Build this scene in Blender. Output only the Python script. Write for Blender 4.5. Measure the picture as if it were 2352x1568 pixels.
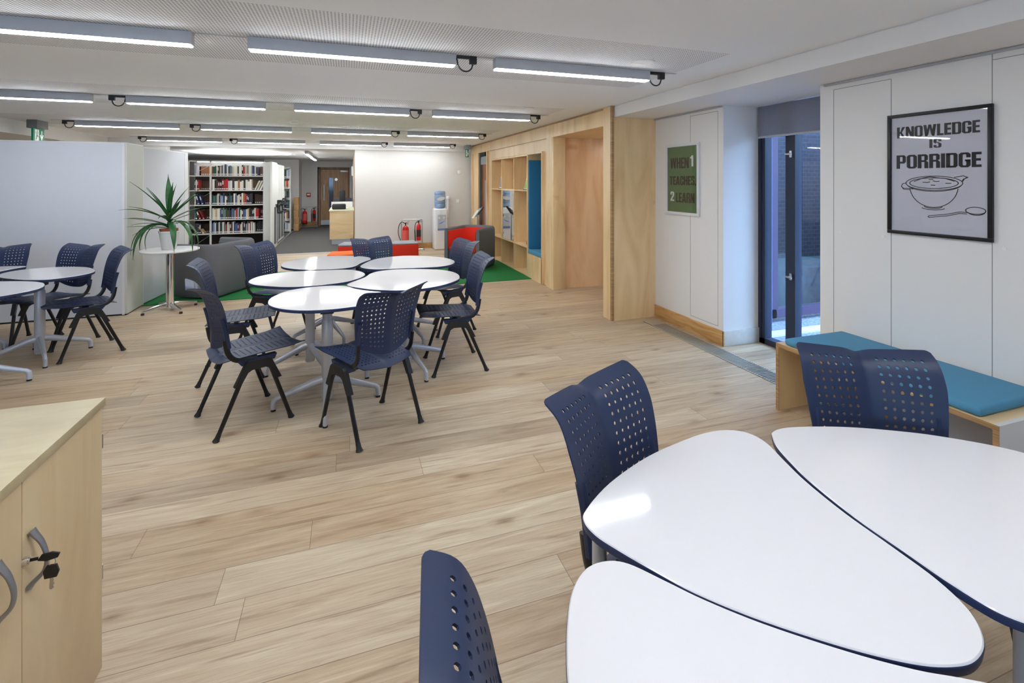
import bpy, bmesh, math, random
from math import sin, cos, pi, radians, atan2, hypot
from mathutils import Vector, Matrix, noise
random.seed(7)
SC = bpy.context.scene
COL = SC.collection
for o in list(bpy.data.objects): bpy.data.objects.remove(o)

# ------------------------------------------------------------------ camera
F_PX = 1110.0
YAW = math.atan(377 / 1110)
cam_d = bpy.data.cameras.new('camera'); cam = bpy.data.objects.new('camera', cam_d); COL.objects.link(cam)
cam.location = (0, 0, 1.6); cam.rotation_euler = (pi / 2, 0, -YAW)
cam_d.sensor_width = 36; cam_d.lens = F_PX / 2352 * 36
cam_d.shift_y = -(784 - 416) / 2352
cam_d.clip_start = 0.02
SC.camera = cam

# ------------------------------------------------------------------ world and exposure
W = bpy.data.worlds.new('sky'); SC.world = W; W.use_nodes = True
nt = W.node_tree; nt.nodes.clear()
wo = nt.nodes.new('ShaderNodeOutputWorld'); wb = nt.nodes.new('ShaderNodeBackground')
tc = nt.nodes.new('ShaderNodeTexCoord'); sx = nt.nodes.new('ShaderNodeSeparateXYZ'); cr = nt.nodes.new('ShaderNodeValToRGB')
nt.links.new(tc.outputs['Generated'], sx.inputs[0]); nt.links.new(sx.outputs['Z'], cr.inputs[0])
cr.color_ramp.elements[0].position = 0.0; cr.color_ramp.elements[0].color = (0.44, 0.68, 1.0, 1)
cr.color_ramp.elements[1].position = 0.7; cr.color_ramp.elements[1].color = (0.40, 0.66, 1.0, 1)
nt.links.new(cr.outputs[0], wb.inputs[0]); wb.inputs[1].default_value = 10.0
nt.links.new(wb.outputs[0], wo.inputs[0])
SC.view_settings.view_transform = 'Standard'; SC.view_settings.look = 'None'
SC.view_settings.gamma = 1; SC.view_settings.use_curve_mapping = False
SC.view_settings.exposure = 0.97
SC.cycles.use_denoising = True
SC.cycles.max_bounces = 10; SC.cycles.diffuse_bounces = 6; SC.cycles.glossy_bounces = 4
SC.cycles.transmission_bounces = 8; SC.cycles.transparent_max_bounces = 12
SC.cycles.sample_clamp_indirect = 6
LED_STRENGTH = 31.0
CEIL = 2.465; CEIL2 = 2.32; SOF = 2.335
XW = 3.45      # right wall face
XP = 2.86      # plywood face
YB = 11.65     # back wall

# ------------------------------------------------------------------ materials
MATS = {}
def srgb(c):
    return tuple(((v / 255) / 12.92 if v / 255 <= .04045 else ((v / 255 + .055) / 1.055) ** 2.4) for v in c) + (1,)
def mat(name, rgb, rough=.5, metal=0, spec=.5, nscale=0, nstr=0, vary=0, coat=0, bump=0, emit=None, estr=0, trans=0, ior=1.45):
    if name in MATS: return MATS[name]
    m = bpy.data.materials.new(name); m.use_nodes = True; n = m.node_tree
    b = n.nodes['Principled BSDF']; col = srgb(rgb)
    b.inputs['Base Color'].default_value = col; b.inputs['Roughness'].default_value = rough
    b.inputs['Metallic'].default_value = metal; b.inputs['Specular IOR Level'].default_value = spec
    b.inputs['Coat Weight'].default_value = coat; b.inputs['IOR'].default_value = ior
    b.inputs['Transmission Weight'].default_value = trans
    if emit: b.inputs['Emission Color'].default_value = srgb(emit); b.inputs['Emission Strength'].default_value = estr
    if nscale:
        t = n.nodes.new('ShaderNodeTexCoord'); ns = n.nodes.new('ShaderNodeTexNoise'); ns.inputs['Scale'].default_value = nscale
        ns.inputs['Detail'].default_value = 3
        n.links.new(t.outputs['Object'], ns.inputs['Vector'])
        if vary:
            r = n.nodes.new('ShaderNodeValToRGB')
            r.color_ramp.elements[0].position = .3; r.color_ramp.elements[1].position = .7
            r.color_ramp.elements[0].color = tuple(v * (1 - vary) for v in col[:3]) + (1,)
            r.color_ramp.elements[1].color = tuple(min(1, v * (1 + vary)) for v in col[:3]) + (1,)
            n.links.new(ns.outputs['Fac'], r.inputs[0]); n.links.new(r.outputs[0], b.inputs['Base Color'])
        if bump:
            bp = n.nodes.new('ShaderNodeBump'); bp.inputs['Strength'].default_value = bump; bp.inputs['Distance'].default_value = .002
            n.links.new(ns.outputs['Fac'], bp.inputs['Height']); n.links.new(bp.outputs[0], b.inputs['Normal'])
    MATS[name] = m
    return m
def N(n, t, **k):
    x = n.nodes.new(t)
    for a, v in k.items(): setattr(x, a, v)
    return x
def mth(n, op, a, b=None, c=None):
    x = n.nodes.new('ShaderNodeMath'); x.operation = op
    for i, v in enumerate((a, b, c)):
        if v is None: continue
        if isinstance(v, (int, float)): x.inputs[i].default_value = v
        else: n.links.new(v, x.inputs[i])
    return x.outputs[0]
def mixc(n, f, a, b, mode='MIX'):
    x = n.nodes.new('ShaderNodeMix'); x.data_type = 'RGBA'; x.blend_type = mode
    for i, v in ((0, f), (6, a), (7, b)):
        if isinstance(v, (int, float)): x.inputs[i].default_value = v
        elif isinstance(v, tuple): x.inputs[i].default_value = v
        else: n.links.new(v, x.inputs[i])
    return x.outputs[2]
def ramp(n, src, stops):
    r = n.nodes.new('ShaderNodeValToRGB'); e = r.color_ramp.elements
    while len(e) < len(stops): e.new(.5)
    for el, (p, c) in zip(e, stops): el.position = p; el.color = c if len(c) == 4 else c + (1,)
    n.links.new(src, r.inputs[0]); return r.outputs[0]

def plank_floor():
    m = bpy.data.materials.new('oak_planks'); m.use_nodes = True; n = m.node_tree; b = n.nodes['Principled BSDF']
    g = N(n, 'ShaderNodeTexCoord'); s = N(n, 'ShaderNodeSeparateXYZ'); n.links.new(g.outputs['Object'], s.inputs[0])
    X, Y = s.outputs['X'], s.outputs['Y']
    PW, PL = .186, 1.9
    yy = mth(n, 'DIVIDE', mth(n, 'SUBTRACT', Y, 2.088), PW)
    row = mth(n, 'FLOOR', yy); fy = mth(n, 'FRACT', yy)
    wn = N(n, 'ShaderNodeTexWhiteNoise', noise_dimensions='1D'); n.links.new(row, wn.inputs['W'])
    xx = mth(n, 'ADD', mth(n, 'DIVIDE', X, PL), mth(n, 'MULTIPLY', wn.outputs['Value'], 7.3))
    fx = mth(n, 'FRACT', xx); idx = mth(n, 'FLOOR', xx)
    cv = N(n, 'ShaderNodeCombineXYZ'); n.links.new(row, cv.inputs[0]); n.links.new(idx, cv.inputs[1])
    w2 = N(n, 'ShaderNodeTexWhiteNoise', noise_dimensions='3D'); n.links.new(cv.outputs[0], w2.inputs['Vector'])
    rnd = w2.outputs['Value']
    gv = N(n, 'ShaderNodeCombineXYZ')
    n.links.new(mth(n, 'MULTIPLY', X, 1.1), gv.inputs[0]); n.links.new(mth(n, 'MULTIPLY', Y, 10.0), gv.inputs[1])
    n.links.new(mth(n, 'MULTIPLY', rnd, 40.0), gv.inputs[2])
    ns = N(n, 'ShaderNodeTexNoise'); n.links.new(gv.outputs[0], ns.inputs['Vector'])
    ns.inputs['Scale'].default_value = 2.2; ns.inputs['Detail'].default_value = 8; ns.inputs['Roughness'].default_value = .62; ns.inputs['Distortion'].default_value = .7
    base = ramp(n, ns.outputs['Fac'], [(.25, srgb((150, 122, 98))), (.42, srgb((172, 144, 118))), (.58, srgb((183, 157, 131))), (.78, srgb((198, 176, 150)))])
    tint = ramp(n, rnd, [(0, srgb((222, 210, 200))), (.35, srgb((252, 244, 236))), (.65, srgb((238, 222, 206))), (1, srgb((255, 250, 244)))])
    c1 = mixc(n, 1.0, base, tint, 'MULTIPLY')
    # fine dark grain streaks
    gv2 = N(n, 'ShaderNodeCombineXYZ')
    n.links.new(mth(n, 'MULTIPLY', X, 2.2), gv2.inputs[0]); n.links.new(mth(n, 'MULTIPLY', Y, 130.0), gv2.inputs[1]); n.links.new(mth(n, 'MULTIPLY', rnd, 17.0), gv2.inputs[2])
    n2 = N(n, 'ShaderNodeTexNoise'); n.links.new(gv2.outputs[0], n2.inputs['Vector']); n2.inputs['Scale'].default_value = 1.6; n2.inputs['Detail'].default_value = 5
    st = ramp(n, n2.outputs['Fac'], [(.35, (0.62, .55, .48, 1)), (.55, (1, 1, 1, 1))])
    c2 = mixc(n, .30, c1, mixc(n, 1.0, c1, st, 'MULTIPLY'))
    # knots
    kv = N(n, 'ShaderNodeCombineXYZ')
    n.links.new(mth(n, 'MULTIPLY', X, 1.9), kv.inputs[0]); n.links.new(mth(n, 'MULTIPLY', Y, 4.3), kv.inputs[1])
    vo = N(n, 'ShaderNodeTexVoronoi'); n.links.new(kv.outputs[0], vo.inputs['Vector']); vo.inputs['Scale'].default_value = 1.0
    kd = N(n, 'ShaderNodeTexNoise'); n.links.new(gv.outputs[0], kd.inputs['Vector']); kd.inputs['Scale'].default_value = 6
    kk = mth(n, 'ADD', vo.outputs['Distance'], mth(n, 'MULTIPLY', mth(n, 'SUBTRACT', kd.outputs['Fac'], .5), .16))
    kn = ramp(n, kk, [(.0, (0.34, .27, .22, 1)), (.05, (0.55, .46, .38, 1)), (.10, (0.84, .78, .71, 1)), (.20, (1, 1, 1, 1))])
    c3 = mixc(n, .85, c2, mixc(n, 1.0, c2, kn, 'MULTIPLY'))
    # long dark cracks
    cvv = N(n, 'ShaderNodeCombineXYZ')
    n.links.new(mth(n, 'MULTIPLY', X, .8), cvv.inputs[0]); n.links.new(mth(n, 'MULTIPLY', Y, 14.0), cvv.inputs[1])
    n3 = N(n, 'ShaderNodeTexNoise'); n.links.new(cvv.outputs[0], n3.inputs['Vector']); n3.inputs['Scale'].default_value = 1.9; n3.inputs['Detail'].default_value = 6
    ck = ramp(n, n3.outputs['Fac'], [(.0, (0.6, .5, .44, 1)), (.33, (0.66, .58, .52, 1)), (.41, (1, 1, 1, 1))])
    c4 = mixc(n, .8, c3, mixc(n, 1.0, c3, ck, 'MULTIPLY'))
    # plank joints
    ey = mth(n, 'MINIMUM', fy, mth(n, 'SUBTRACT', 1.0, fy)); ex = mth(n, 'MINIMUM', fx, mth(n, 'SUBTRACT', 1.0, fx))
    gy = mth(n, 'LESS_THAN', ey, .0085); gx = mth(n, 'LESS_THAN', ex, .0007)
    gap = mth(n, 'MAXIMUM', gy, gx)
    c4 = mixc(n, 1.0, c4, (1.25, 1.53, 1.74, 1), 'MULTIPLY')
    c5 = mixc(n, mth(n, 'MULTIPLY', gap, .62), c4, srgb((92, 74, 58)))
    n.links.new(c5, b.inputs['Base Color'])
    rr = mth(n, 'ADD', .36, mth(n, 'MULTIPLY', ns.outputs['Fac'], .16)); n.links.new(rr, b.inputs['Roughness'])
    b.inputs['Specular IOR Level'].default_value = .42
    bp = N(n, 'ShaderNodeBump'); bp.inputs['Strength'].default_value = .25; bp.inputs['Distance'].default_value = .002
    n.links.new(mth(n, 'SUBTRACT', n2.outputs['Fac'], mth(n, 'MULTIPLY', gap, 1.5)), bp.inputs['Height']); n.links.new(bp.outputs[0], b.inputs['Normal'])
    return m
def wood(name, light, mid, dark, sx_=(1, 1, 1), rough=.45, scale=2.0, spots=0):
    if name in MATS: return MATS[name]
    m = bpy.data.materials.new(name); m.use_nodes = True; n = m.node_tree; b = n.nodes['Principled BSDF']
    g = N(n, 'ShaderNodeTexCoord'); mp = N(n, 'ShaderNodeMapping'); n.links.new(g.outputs['Object'], mp.inputs[0]); mp.inputs['Scale'].default_value = sx_
    ns = N(n, 'ShaderNodeTexNoise'); n.links.new(mp.outputs[0], ns.inputs['Vector'])
    ns.inputs['Scale'].default_value = scale; ns.inputs['Detail'].default_value = 7; ns.inputs['Distortion'].default_value = 1.2; ns.inputs['Roughness'].default_value = .55
    c = ramp(n, ns.outputs['Fac'], [(.28, srgb(dark)), (.5, srgb(mid)), (.72, srgb(light))])
    if spots:
        n2 = N(n, 'ShaderNodeTexNoise'); n.links.new(g.outputs['Object'], n2.inputs['Vector']); n2.inputs['Scale'].default_value = spots; n2.inputs['Detail'].default_value = 2
        s2 = ramp(n, n2.outputs['Fac'], [(.24, (0.72, .6, .48, 1)), (.32, (1, 1, 1, 1))])
        c = mixc(n, 1.0, c, s2, 'MULTIPLY')
    n.links.new(c, b.inputs['Base Color']); b.inputs['Roughness'].default_value = rough
    MATS[name] = m; return m
def ceiling_mat():
    m = bpy.data.materials.new('ceiling_board'); m.use_nodes = True; n = m.node_tree; b = n.nodes['Principled BSDF']
    g = N(n, 'ShaderNodeTexCoord'); s = N(n, 'ShaderNodeSeparateXYZ'); n.links.new(g.outputs['Object'], s.inputs[0])
    X, Y = s.outputs['X'], s.outputs['Y']
    P = .018
    ax = mth(n, 'SUBTRACT', mth(n, 'FRACT', mth(n, 'DIVIDE', X, P)), .5); ay = mth(n, 'SUBTRACT', mth(n, 'FRACT', mth(n, 'DIVIDE', Y, P)), .5)
    r2 = mth(n, 'ADD', mth(n, 'MULTIPLY', ax, ax), mth(n, 'MULTIPLY', ay, ay))
    dot = mth(n, 'LESS_THAN', r2, .075)
    band = None
    for yc in ROWS[:3]:
        q = mth(n, 'LESS_THAN', mth(n, 'ABSOLUTE', mth(n, 'SUBTRACT', Y, yc)), .625)
        band = q if band is None else mth(n, 'MAXIMUM', band, q)
    band = mth(n, 'MULTIPLY', band, mth(n, 'LESS_THAN', X, 2.47))
    f = mth(n, 'MULTIPLY', dot, band)
    c = mixc(n, f, srgb((246, 248, 251)), srgb((138, 138, 142)))
    n.links.new(c, b.inputs['Base Color']); b.inputs['Roughness'].default_value = .8
    return m
ROWS = [3.26, 5.88, 8.5, 11.1]

M = dict(
    white=mat('white_paint', (232, 230, 228), .55, nscale=30, bump=.03),
    wallw=mat('warm_white_wall', (216, 213, 208), .6, nscale=20, bump=.03),
    gap=mat('shadow_gap', (150, 150, 152), .8),
    ply=wood('birch_ply', (238, 212, 168), (230, 200, 152), (216, 182, 132), (.6, .6, 3.5), .4, 1.4, 3.5),
    ply2=wood('birch_ply_edge_up', (236, 208, 164), (227, 197, 149), (212, 177, 128), (3.2, 3.2, .5), .36, 1.3, 3.0),
    ply3=wood('birch_ply_lobby', (244, 208, 166), (236, 196, 152), (222, 176, 130), (2.6, 2.6, .5), .26, 1.5, 2.2),
    plyedge=wood('ply_edge', (196, 160, 112), (168, 130, 88), (136, 102, 68), (1, 1, 40), .5, 3.0),
    oak=wood('oak_skirting', (214, 172, 116), (196, 150, 92), (160, 112, 64), (1, 1, 9), .42, 2.2, 5),
    oakdoor=wood('oak_door', (184, 146, 104), (164, 126, 86), (136, 98, 62), (6, 6, .7), .45, 2.0),
    maple=wood('maple_laminate', (220, 200, 164), (210, 187, 148), (196, 170, 132), (4, 2.2, .7), .42, 1.6),
    mapletop=wood('maple_top', (196, 184, 148), (188, 174, 138), (178, 163, 128), (2, 7, 2), .36, 1.6),
    navy=mat('navy_plastic', (38, 49, 78), .46, spec=.45, nscale=260, bump=.08),
    black=mat('black_metal', (22, 22, 25), .32, spec=.5),
    blackp=mat('black_plastic', (30, 30, 32), .5),
    top=mat('white_laminate', (221, 219, 222), .07, spec=.6, coat=.3),
    edge=mat('navy_edge', (40, 52, 86), .45),
    alu=mat('satin_aluminium', (190, 193, 202), .36, metal=.35),
    alug=mat('grey_aluminium', (182, 184, 188), .45, metal=.0),
    chrome=mat('chrome', (225, 225, 228), .06, metal=1),
    steel=mat('brushed_steel', (190, 190, 190), .3, metal=1),
    led=mat('led_diffuser', (255, 255, 255), .5, emit=(243, 248, 252), estr=LED_STRENGTH),
    led2=mat('led_diffuser_bright', (255, 255, 255), .5, emit=(243, 248, 252), estr=50.0),
    green=mat('green_carpet', (24, 112, 52), .95, nscale=220, vary=.35, bump=.5),
    carpet=mat('grey_carpet', (80, 77, 75), .95, nscale=60, vary=.25, bump=.4),
    grey=mat('grey_felt', (106, 106, 110), .95, nscale=260, vary=.12, bump=.3),
    red=mat('red_felt', (214, 44, 20), .9, nscale=260, vary=.1, bump=.2),
    orange=mat('orange_felt', (240, 108, 40), .9, nscale=260, vary=.1, bump=.2),
    teal=mat('teal_felt', (96, 152, 172), .9, nscale=260, vary=.1, bump=.2),
    sky=mat('sky_blue_felt', (140, 178, 206), .9, nscale=260, vary=.1, bump=.2),
    lgrey=mat('light_grey_felt', (160, 162, 168), .9, nscale=260, vary=.1, bump=.2),
    blue=mat('blue_upholstery', (38, 112, 156), .8, nscale=260, vary=.1, bump=.2),
    bblue=mat('bench_blue_fabric', (76, 140, 174), .7, nscale=300, vary=.08, bump=.2),
    board=mat('whiteboard_glass', (206, 209, 217), .12, spec=.5),
    boardf=mat('whiteboard_frame', (214, 214, 214), .4),
    postg=mat('sage_end_panel', (196, 198, 192), .45),
    fireb=mat('fire_red', (200, 22, 24), .28),
    dframe=mat('dark_window_frame', (40, 46, 62), .4),
    purple=mat('plum_window_frame', (62, 48, 74), .5),
    blind=mat('blind_fabric', (124, 124, 134), .9, nscale=400, vary=.06),
    pot=mat('white_pot', (222, 222, 220), .35),
    terra=mat('terracotta', (176, 92, 56), .7),
    soil=mat('soil', (60, 44, 34), .95, nscale=80, bump=.6),
    leaf=mat('yucca_leaf', (38, 92, 44), .42, nscale=14, vary=.35),
    shelfw=mat('shelf_enamel', (226, 226, 220), .4),
    card=mat('cardboard', (178, 138, 94), .85),
    paperw=mat('paper_white', (236, 236, 232), .6),
    ink=mat('poster_ink', (34, 32, 34), .5),
    brown=mat('poster_brown_ink', (44, 26, 24), .5),
    pgreen=mat('poster_green', (86, 118, 70), .4, nscale=8, vary=.08),
    pgrey=mat('poster_grey', (212, 212, 220), .45),
    exitg=mat('exit_green', (22, 120, 82), .4, emit=(22, 120, 82), estr=.08),
    exitw=mat('exit_white', (240, 244, 240), .4, emit=(240, 244, 240), estr=.15),
    gravel=mat('gravel', (120, 124, 134), .9, nscale=38, vary=.55, bump=1),
    path=mat('pale_paving', (190, 194, 202), .8, nscale=20, vary=.08),
    grout=mat('grille_alloy', (196, 190, 180), .35, metal=.6),
    pit=mat('grille_pit', (40, 38, 36), .9),
    wbottle=mat('bottle_blue', (150, 178, 214), .15, trans=.25),
    cooler=mat('cooler_white', (238, 240, 242), .3),
    coolb=mat('cooler_blue', (112, 134, 178), .4),
    dglass=mat('door_glass', (66, 70, 88), .1),
    zinc=mat('sign_grey', (150, 158, 168), .4),
    tan=mat('tan_panel', (178, 158, 128), .6),
)
# window and picture glass
def glass_mat(name, tint=(0.93, 0.96, 1.0, 1), refl=.09):
    m = bpy.data.materials.new(name); m.use_nodes = True; n = m.node_tree; n.nodes.clear()
    o = N(n, 'ShaderNodeOutputMaterial'); t = N(n, 'ShaderNodeBsdfTransparent'); g = N(n, 'ShaderNodeBsdfGlossy'); x = N(n, 'ShaderNodeMixShader'); f = N(n, 'ShaderNodeFresnel')
    t.inputs[0].default_value = tint; g.inputs['Roughness'].default_value = .02; ge = N(n, 'ShaderNodeNewGeometry')
    n.links.new(mth(n, 'SUBTRACT', 1.5, mth(n, 'MULTIPLY', ge.outputs['Backfacing'], .8333)), f.inputs[0])
    n.links.new(f.outputs[0], x.inputs[0]); n.links.new(t.outputs[0], x.inputs[1]); n.links.new(g.outputs[0], x.inputs[2]); n.links.new(x.outputs[0], o.inputs[0]); return m
M['glass'] = glass_mat('window_glass'); M['pglass'] = glass_mat('picture_glass', (.97, .97, .98, 1))
def blind_mat():
    m = bpy.data.materials.new('blind_cloth'); m.use_nodes = True; n = m.node_tree; n.nodes.clear()
    o = N(n, 'ShaderNodeOutputMaterial'); d = N(n, 'ShaderNodeBsdfDiffuse'); t = N(n, 'ShaderNodeBsdfTransparent'); x = N(n, 'ShaderNodeMixShader'); tl = N(n, 'ShaderNodeBsdfTranslucent'); y = N(n, 'ShaderNodeMixShader')
    g = N(n, 'ShaderNodeTexCoord'); ns = N(n, 'ShaderNodeTexNoise'); n.links.new(g.outputs['Object'], ns.inputs['Vector']); ns.inputs['Scale'].default_value = 300
    c = ramp(n, ns.outputs['Fac'], [(.3, srgb((150, 150, 158))), (.7, srgb((166, 166, 174)))])
    n.links.new(c, d.inputs[0]); n.links.new(c, tl.inputs[0]); y.inputs[0].default_value = .35; x.inputs[0].default_value = .06
    n.links.new(d.outputs[0], y.inputs[1]); n.links.new(tl.outputs[0], y.inputs[2]); n.links.new(y.outputs[0], x.inputs[1]); n.links.new(t.outputs[0], x.inputs[2]); n.links.new(x.outputs[0], o.inputs[0]); return m
M['blind'] = blind_mat()
M['floor'] = plank_floor(); M['ceil'] = ceiling_mat()
def brick_mat():
    m = bpy.data.materials.new('garden_brick'); m.use_nodes = True; n = m.node_tree; b = n.nodes['Principled BSDF']
    g = N(n, 'ShaderNodeTexCoord'); mp = N(n, 'ShaderNodeMapping'); n.links.new(g.outputs['Object'], mp.inputs[0]); mp.inputs['Rotation'].default_value = (pi / 2, 0, 0)
    br = N(n, 'ShaderNodeTexBrick'); n.links.new(mp.outputs[0], br.inputs['Vector']); br.inputs['Scale'].default_value = 4.5
    br.inputs['Color1'].default_value = srgb((70, 60, 62)); br.inputs['Color2'].default_value = srgb((48, 46, 54)); br.inputs['Mortar'].default_value = srgb((84, 84, 90))
    n.links.new(br.outputs[0], b.inputs['Base Color']); b.inputs['Roughness'].default_value = .9; return m
M['brick'] = brick_mat()

# ------------------------------------------------------------------ mesh helpers
class MB:
    def __init__(s): s.v = []; s.f = []; s.m = []
    def add(s, vs, fs, mi=0):
        o = len(s.v); s.v += [tuple(v) for v in vs]; s.f += [tuple(i + o for i in f) for f in fs]; s.m += [mi] * len(fs); return s
    def box(s, x0, x1, y0, y1, z0, z1, mi=0):
        x0, x1 = sorted((x0, x1)); y0, y1 = sorted((y0, y1)); z0, z1 = sorted((z0, z1))
        vs = [(x, y, z) for z in (z0, z1) for y in (y0, y1) for x in (x0, x1)]
        return s.add(vs, [(0, 2, 3, 1), (4, 5, 7, 6), (0, 1, 5, 4), (2, 6, 7, 3), (0, 4, 6, 2), (1, 3, 7, 5)], mi)
    def obox(s, c, ax, ay, az, mi=0):  # oriented box: centre and half-axis vectors
        c, ax, ay, az = map(Vector, (c, ax, ay, az)); vs = [c + ax * i + ay * j + az * k for k in (-1, 1) for j in (-1, 1) for i in (-1, 1)]
        return s.add(vs, [(0, 2, 3, 1), (4, 5, 7, 6), (0, 1, 5, 4), (2, 6, 7, 3), (0, 4, 6, 2), (1, 3, 7, 5)], mi)
    def tube(s, pts, rad, seg=10, mi=0, sq=None, up=None):
        pts = [Vector(p) for p in pts]; n = len(pts)
        if not hasattr(rad, '__len__'): rad = [rad] * n
        rings = []
        prev = None
        for i, p in enumerate(pts):
            t = (pts[min(i + 1, n - 1)] - pts[max(i - 1, 0)]).normalized()
            if prev is None:
                a = Vector(up) if up else (Vector((0, 0, 1)) if abs(t.z) < .9 else Vector((1, 0, 0)))
            else: a = prev
            a = (a - t * a.dot(t)).normalized(); bb = t.cross(a); prev = a
            r = rad[i]; ring = []
            for k in range(seg):
                th = 2 * pi * (k + .5) / seg; ca, sa = cos(th), sin(th)
                if sq: ca *= sq[0]; sa *= sq[1]
                ring.append(p + a * (ca * r) + bb * (sa * r))
            rings.append(ring)
        o = [v for r in rings for v in r]; fs = []
        for i in range(n - 1):
            for k in range(seg):
                k2 = (k + 1) % seg; fs.append((i * seg + k, i * seg + k2, (i + 1) * seg + k2, (i + 1) * seg + k))
        fs.append(tuple(reversed(range(seg)))); fs.append(tuple((n - 1) * seg + k for k in range(seg)))
        return s.add(o, fs, mi)
    def lathe(s, prof, c=(0, 0, 0), seg=24, mi=0):
        vs = []; fs = []; n = len(prof)
        for r, z in prof:
            for k in range(seg): th = 2 * pi * k / seg; vs.append((c[0] + r * cos(th), c[1] + r * sin(th), c[2] + z))
        for i in range(n - 1):
            for k in range(seg):
                k2 = (k + 1) % seg; fs.append((i * seg + k, i * seg + k2, (i + 1) * seg + k2, (i + 1) * seg + k))
        fs.append(tuple(reversed(range(seg)))); fs.append(tuple((n - 1) * seg + k for k in range(seg)))
        return s.add(vs, fs, mi)
    def prism(s, poly, z0, z1, mi=0, tf=None):  # polygon in plane, extruded; tf maps (u,v,w)->xyz
        n = len(poly); tf = tf or (lambda u, v, w: (u, v, w))
        vs = [tf(u, v, z0) for u, v in poly] + [tf(u, v, z1) for u, v in poly]
        fs = [tuple(reversed(range(n))), tuple(range(n, 2 * n))] + [(i, (i + 1) % n, n + (i + 1) % n, n + i) for i in range(n)]
        return s.add(vs, fs, mi)
    def build(s, name, mats, parent=None, smooth=False, loc=None, bevel=0, ang=35):
        me = bpy.data.meshes.new(name); me.from_pydata(s.v, [], s.f)
        ml = mats if isinstance(mats, (list, tuple)) else [mats]
        for m_ in ml: me.materials.append(M[m_] if isinstance(m_, str) else m_)
        me.polygons.foreach_set('material_index', s.m)
        bm = bmesh.new(); bm.from_mesh(me)
        bmesh.ops.recalc_face_normals(bm, faces=bm.faces)
        if bevel: bmesh.ops.bevel(bm, geom=[e for e in bm.edges if e.calc_face_angle(0) > radians(50)], offset=bevel, segments=3 if bevel > .012 else 2, profile=.5, affect='EDGES', clamp_overlap=True)
        bm.to_mesh(me); bm.free()
        if smooth or bevel:
            me.polygons.foreach_set('use_smooth', [True] * len(me.polygons)); me.set_sharp_from_angle(angle=radians(ang))
        me.update()
        o = bpy.data.objects.new(name, me); COL.objects.link(o)
        if parent: o.parent = parent
        if loc: o.location = loc
        return o
def box(name, x0, x1, y0, y1, z0, z1, m, parent=None, bevel=0): return MB().box(x0, x1, y0, y1, z0, z1).build(name, m, parent, bevel=bevel)
def thing(name, label, cat, loc=(0, 0, 0), rz=0, group=None):
    o = bpy.data.objects.new(name, None); COL.objects.link(o); o.location = loc; o.rotation_euler = (0, 0, rz); o.empty_display_size = .1
    o['label'] = label; o['category'] = cat
    if group: o['group'] = group
    return o
def tag(o, label, cat, group=None):
    o['label'] = label; o['category'] = cat
    if group: o['group'] = group
    return o
def struct(o): o['kind'] = 'structure'; return o
def children_of(o): return [c for c in bpy.data.objects if c.parent == o]
def copy_tree(o, parent=None):
    c = o.copy(); COL.objects.link(c)
    if parent is not None: c.parent = parent
    for ch in children_of(o): copy_tree(ch, c)
    return c
def catmull(pts, k=6, closed=True):
    out = []; n = len(pts)
    rng = range(n) if closed else range(n - 1)
    for i in rng:
        g = (lambda j: pts[j % n]) if closed else (lambda j: pts[max(0, min(n - 1, j))])
        p0, p1, p2, p3 = g(i - 1), g(i), g(i + 1), g(i + 2)
        for j in range(k):
            t = j / k
            out.append(tuple(.5 * ((2 * b) + (-a + c) * t + (2 * a - 5 * b + 4 * c - d) * t * t + (-a + 3 * b - 3 * c + d) * t ** 3) for a, b, c, d in zip(p0, p1, p2, p3)))
    if not closed: out.append(tuple(pts[-1]))
    return out
def lerp(a, b, t): return a + (b - a) * t

# ------------------------------------------------------------------ room shell
struct(box('floor', -7.2, 3.95, -3.2, YB, -.12, 0, 'floor'))
struct(box('floor', 3.95, 4.7, 4.89, 6.62, -.12, 0.0, 'floor'))
struct(box('floor', -7.2, 2.0, YB, 19.2, -.12, 0, 'carpet'))
struct(box('ceiling', -7.2, 5.0, -3.2, 11.6, CEIL, CEIL + .1, 'ceil'))
struct(box('ceiling', -7.2, 5.0, 11.6, 19.2, CEIL2, CEIL + .1, 'white'))
struct(MB().box(2.893, 4.0, -3.2, 4.885, SOF, CEIL - .012).box(2.905, 4.0, -3.2, 4.885, CEIL - .012, CEIL).build('trim_1', 'white'))
struct(MB().box(-7.2, -4.45, -3.2, 11.5, 2.27, CEIL).build('trim_2', 'white'))
struct(MB().box(XW, 3.98, -3.2, 2.765, 0, SOF).build('wall_right', 'white'))
struct(MB().box(XW, 3.98, 3.78, 4.90, 0, SOF).build('wall_right', 'white'))
struct(box('wall_back', .15, 3.2, YB, YB + .16, 0, CEIL2, 'wallw'))
struct(box('wall_corridor', .16, .31, YB + .16, 18.6, 0, CEIL2, 'wallw'))
struct(MB().box(-7.2, -1.03, 18.6, 18.75, 0, CEIL2).box(.06, .4, 18.6, 18.75, 0, CEIL2).box(-1.03, .06, 18.6, 18.75, 2.1, CEIL2).build('wall_far', 'wallw'))
struct(box('wall_far', -1.1, .2, 18.76, 18.9, 0, CEIL2, 'pit'))  # unseen backing added behind the door to stop sky light leaking in
struct(box('wall_far', -2.6, -1.55, 17.6, 18.6, 0, CEIL2, 'wallw'))
struct(MB().box(-7.2, -6.75, YB, YB + .15, 0, CEIL2).box(-6.75, -6.1, YB, YB + .15, 0, 1.7).box(-6.75, -6.1, YB, YB + .15, 2.2, CEIL2).box(-6.1, -3.5, YB, YB + .15, 0, CEIL2).build('wall_back_left', 'wallw'))
w2 = struct(MB().box(-6.75, -6.1, YB + .06, YB + .07, 1.7, 2.2).build('window_2', 'glass'))
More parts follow.
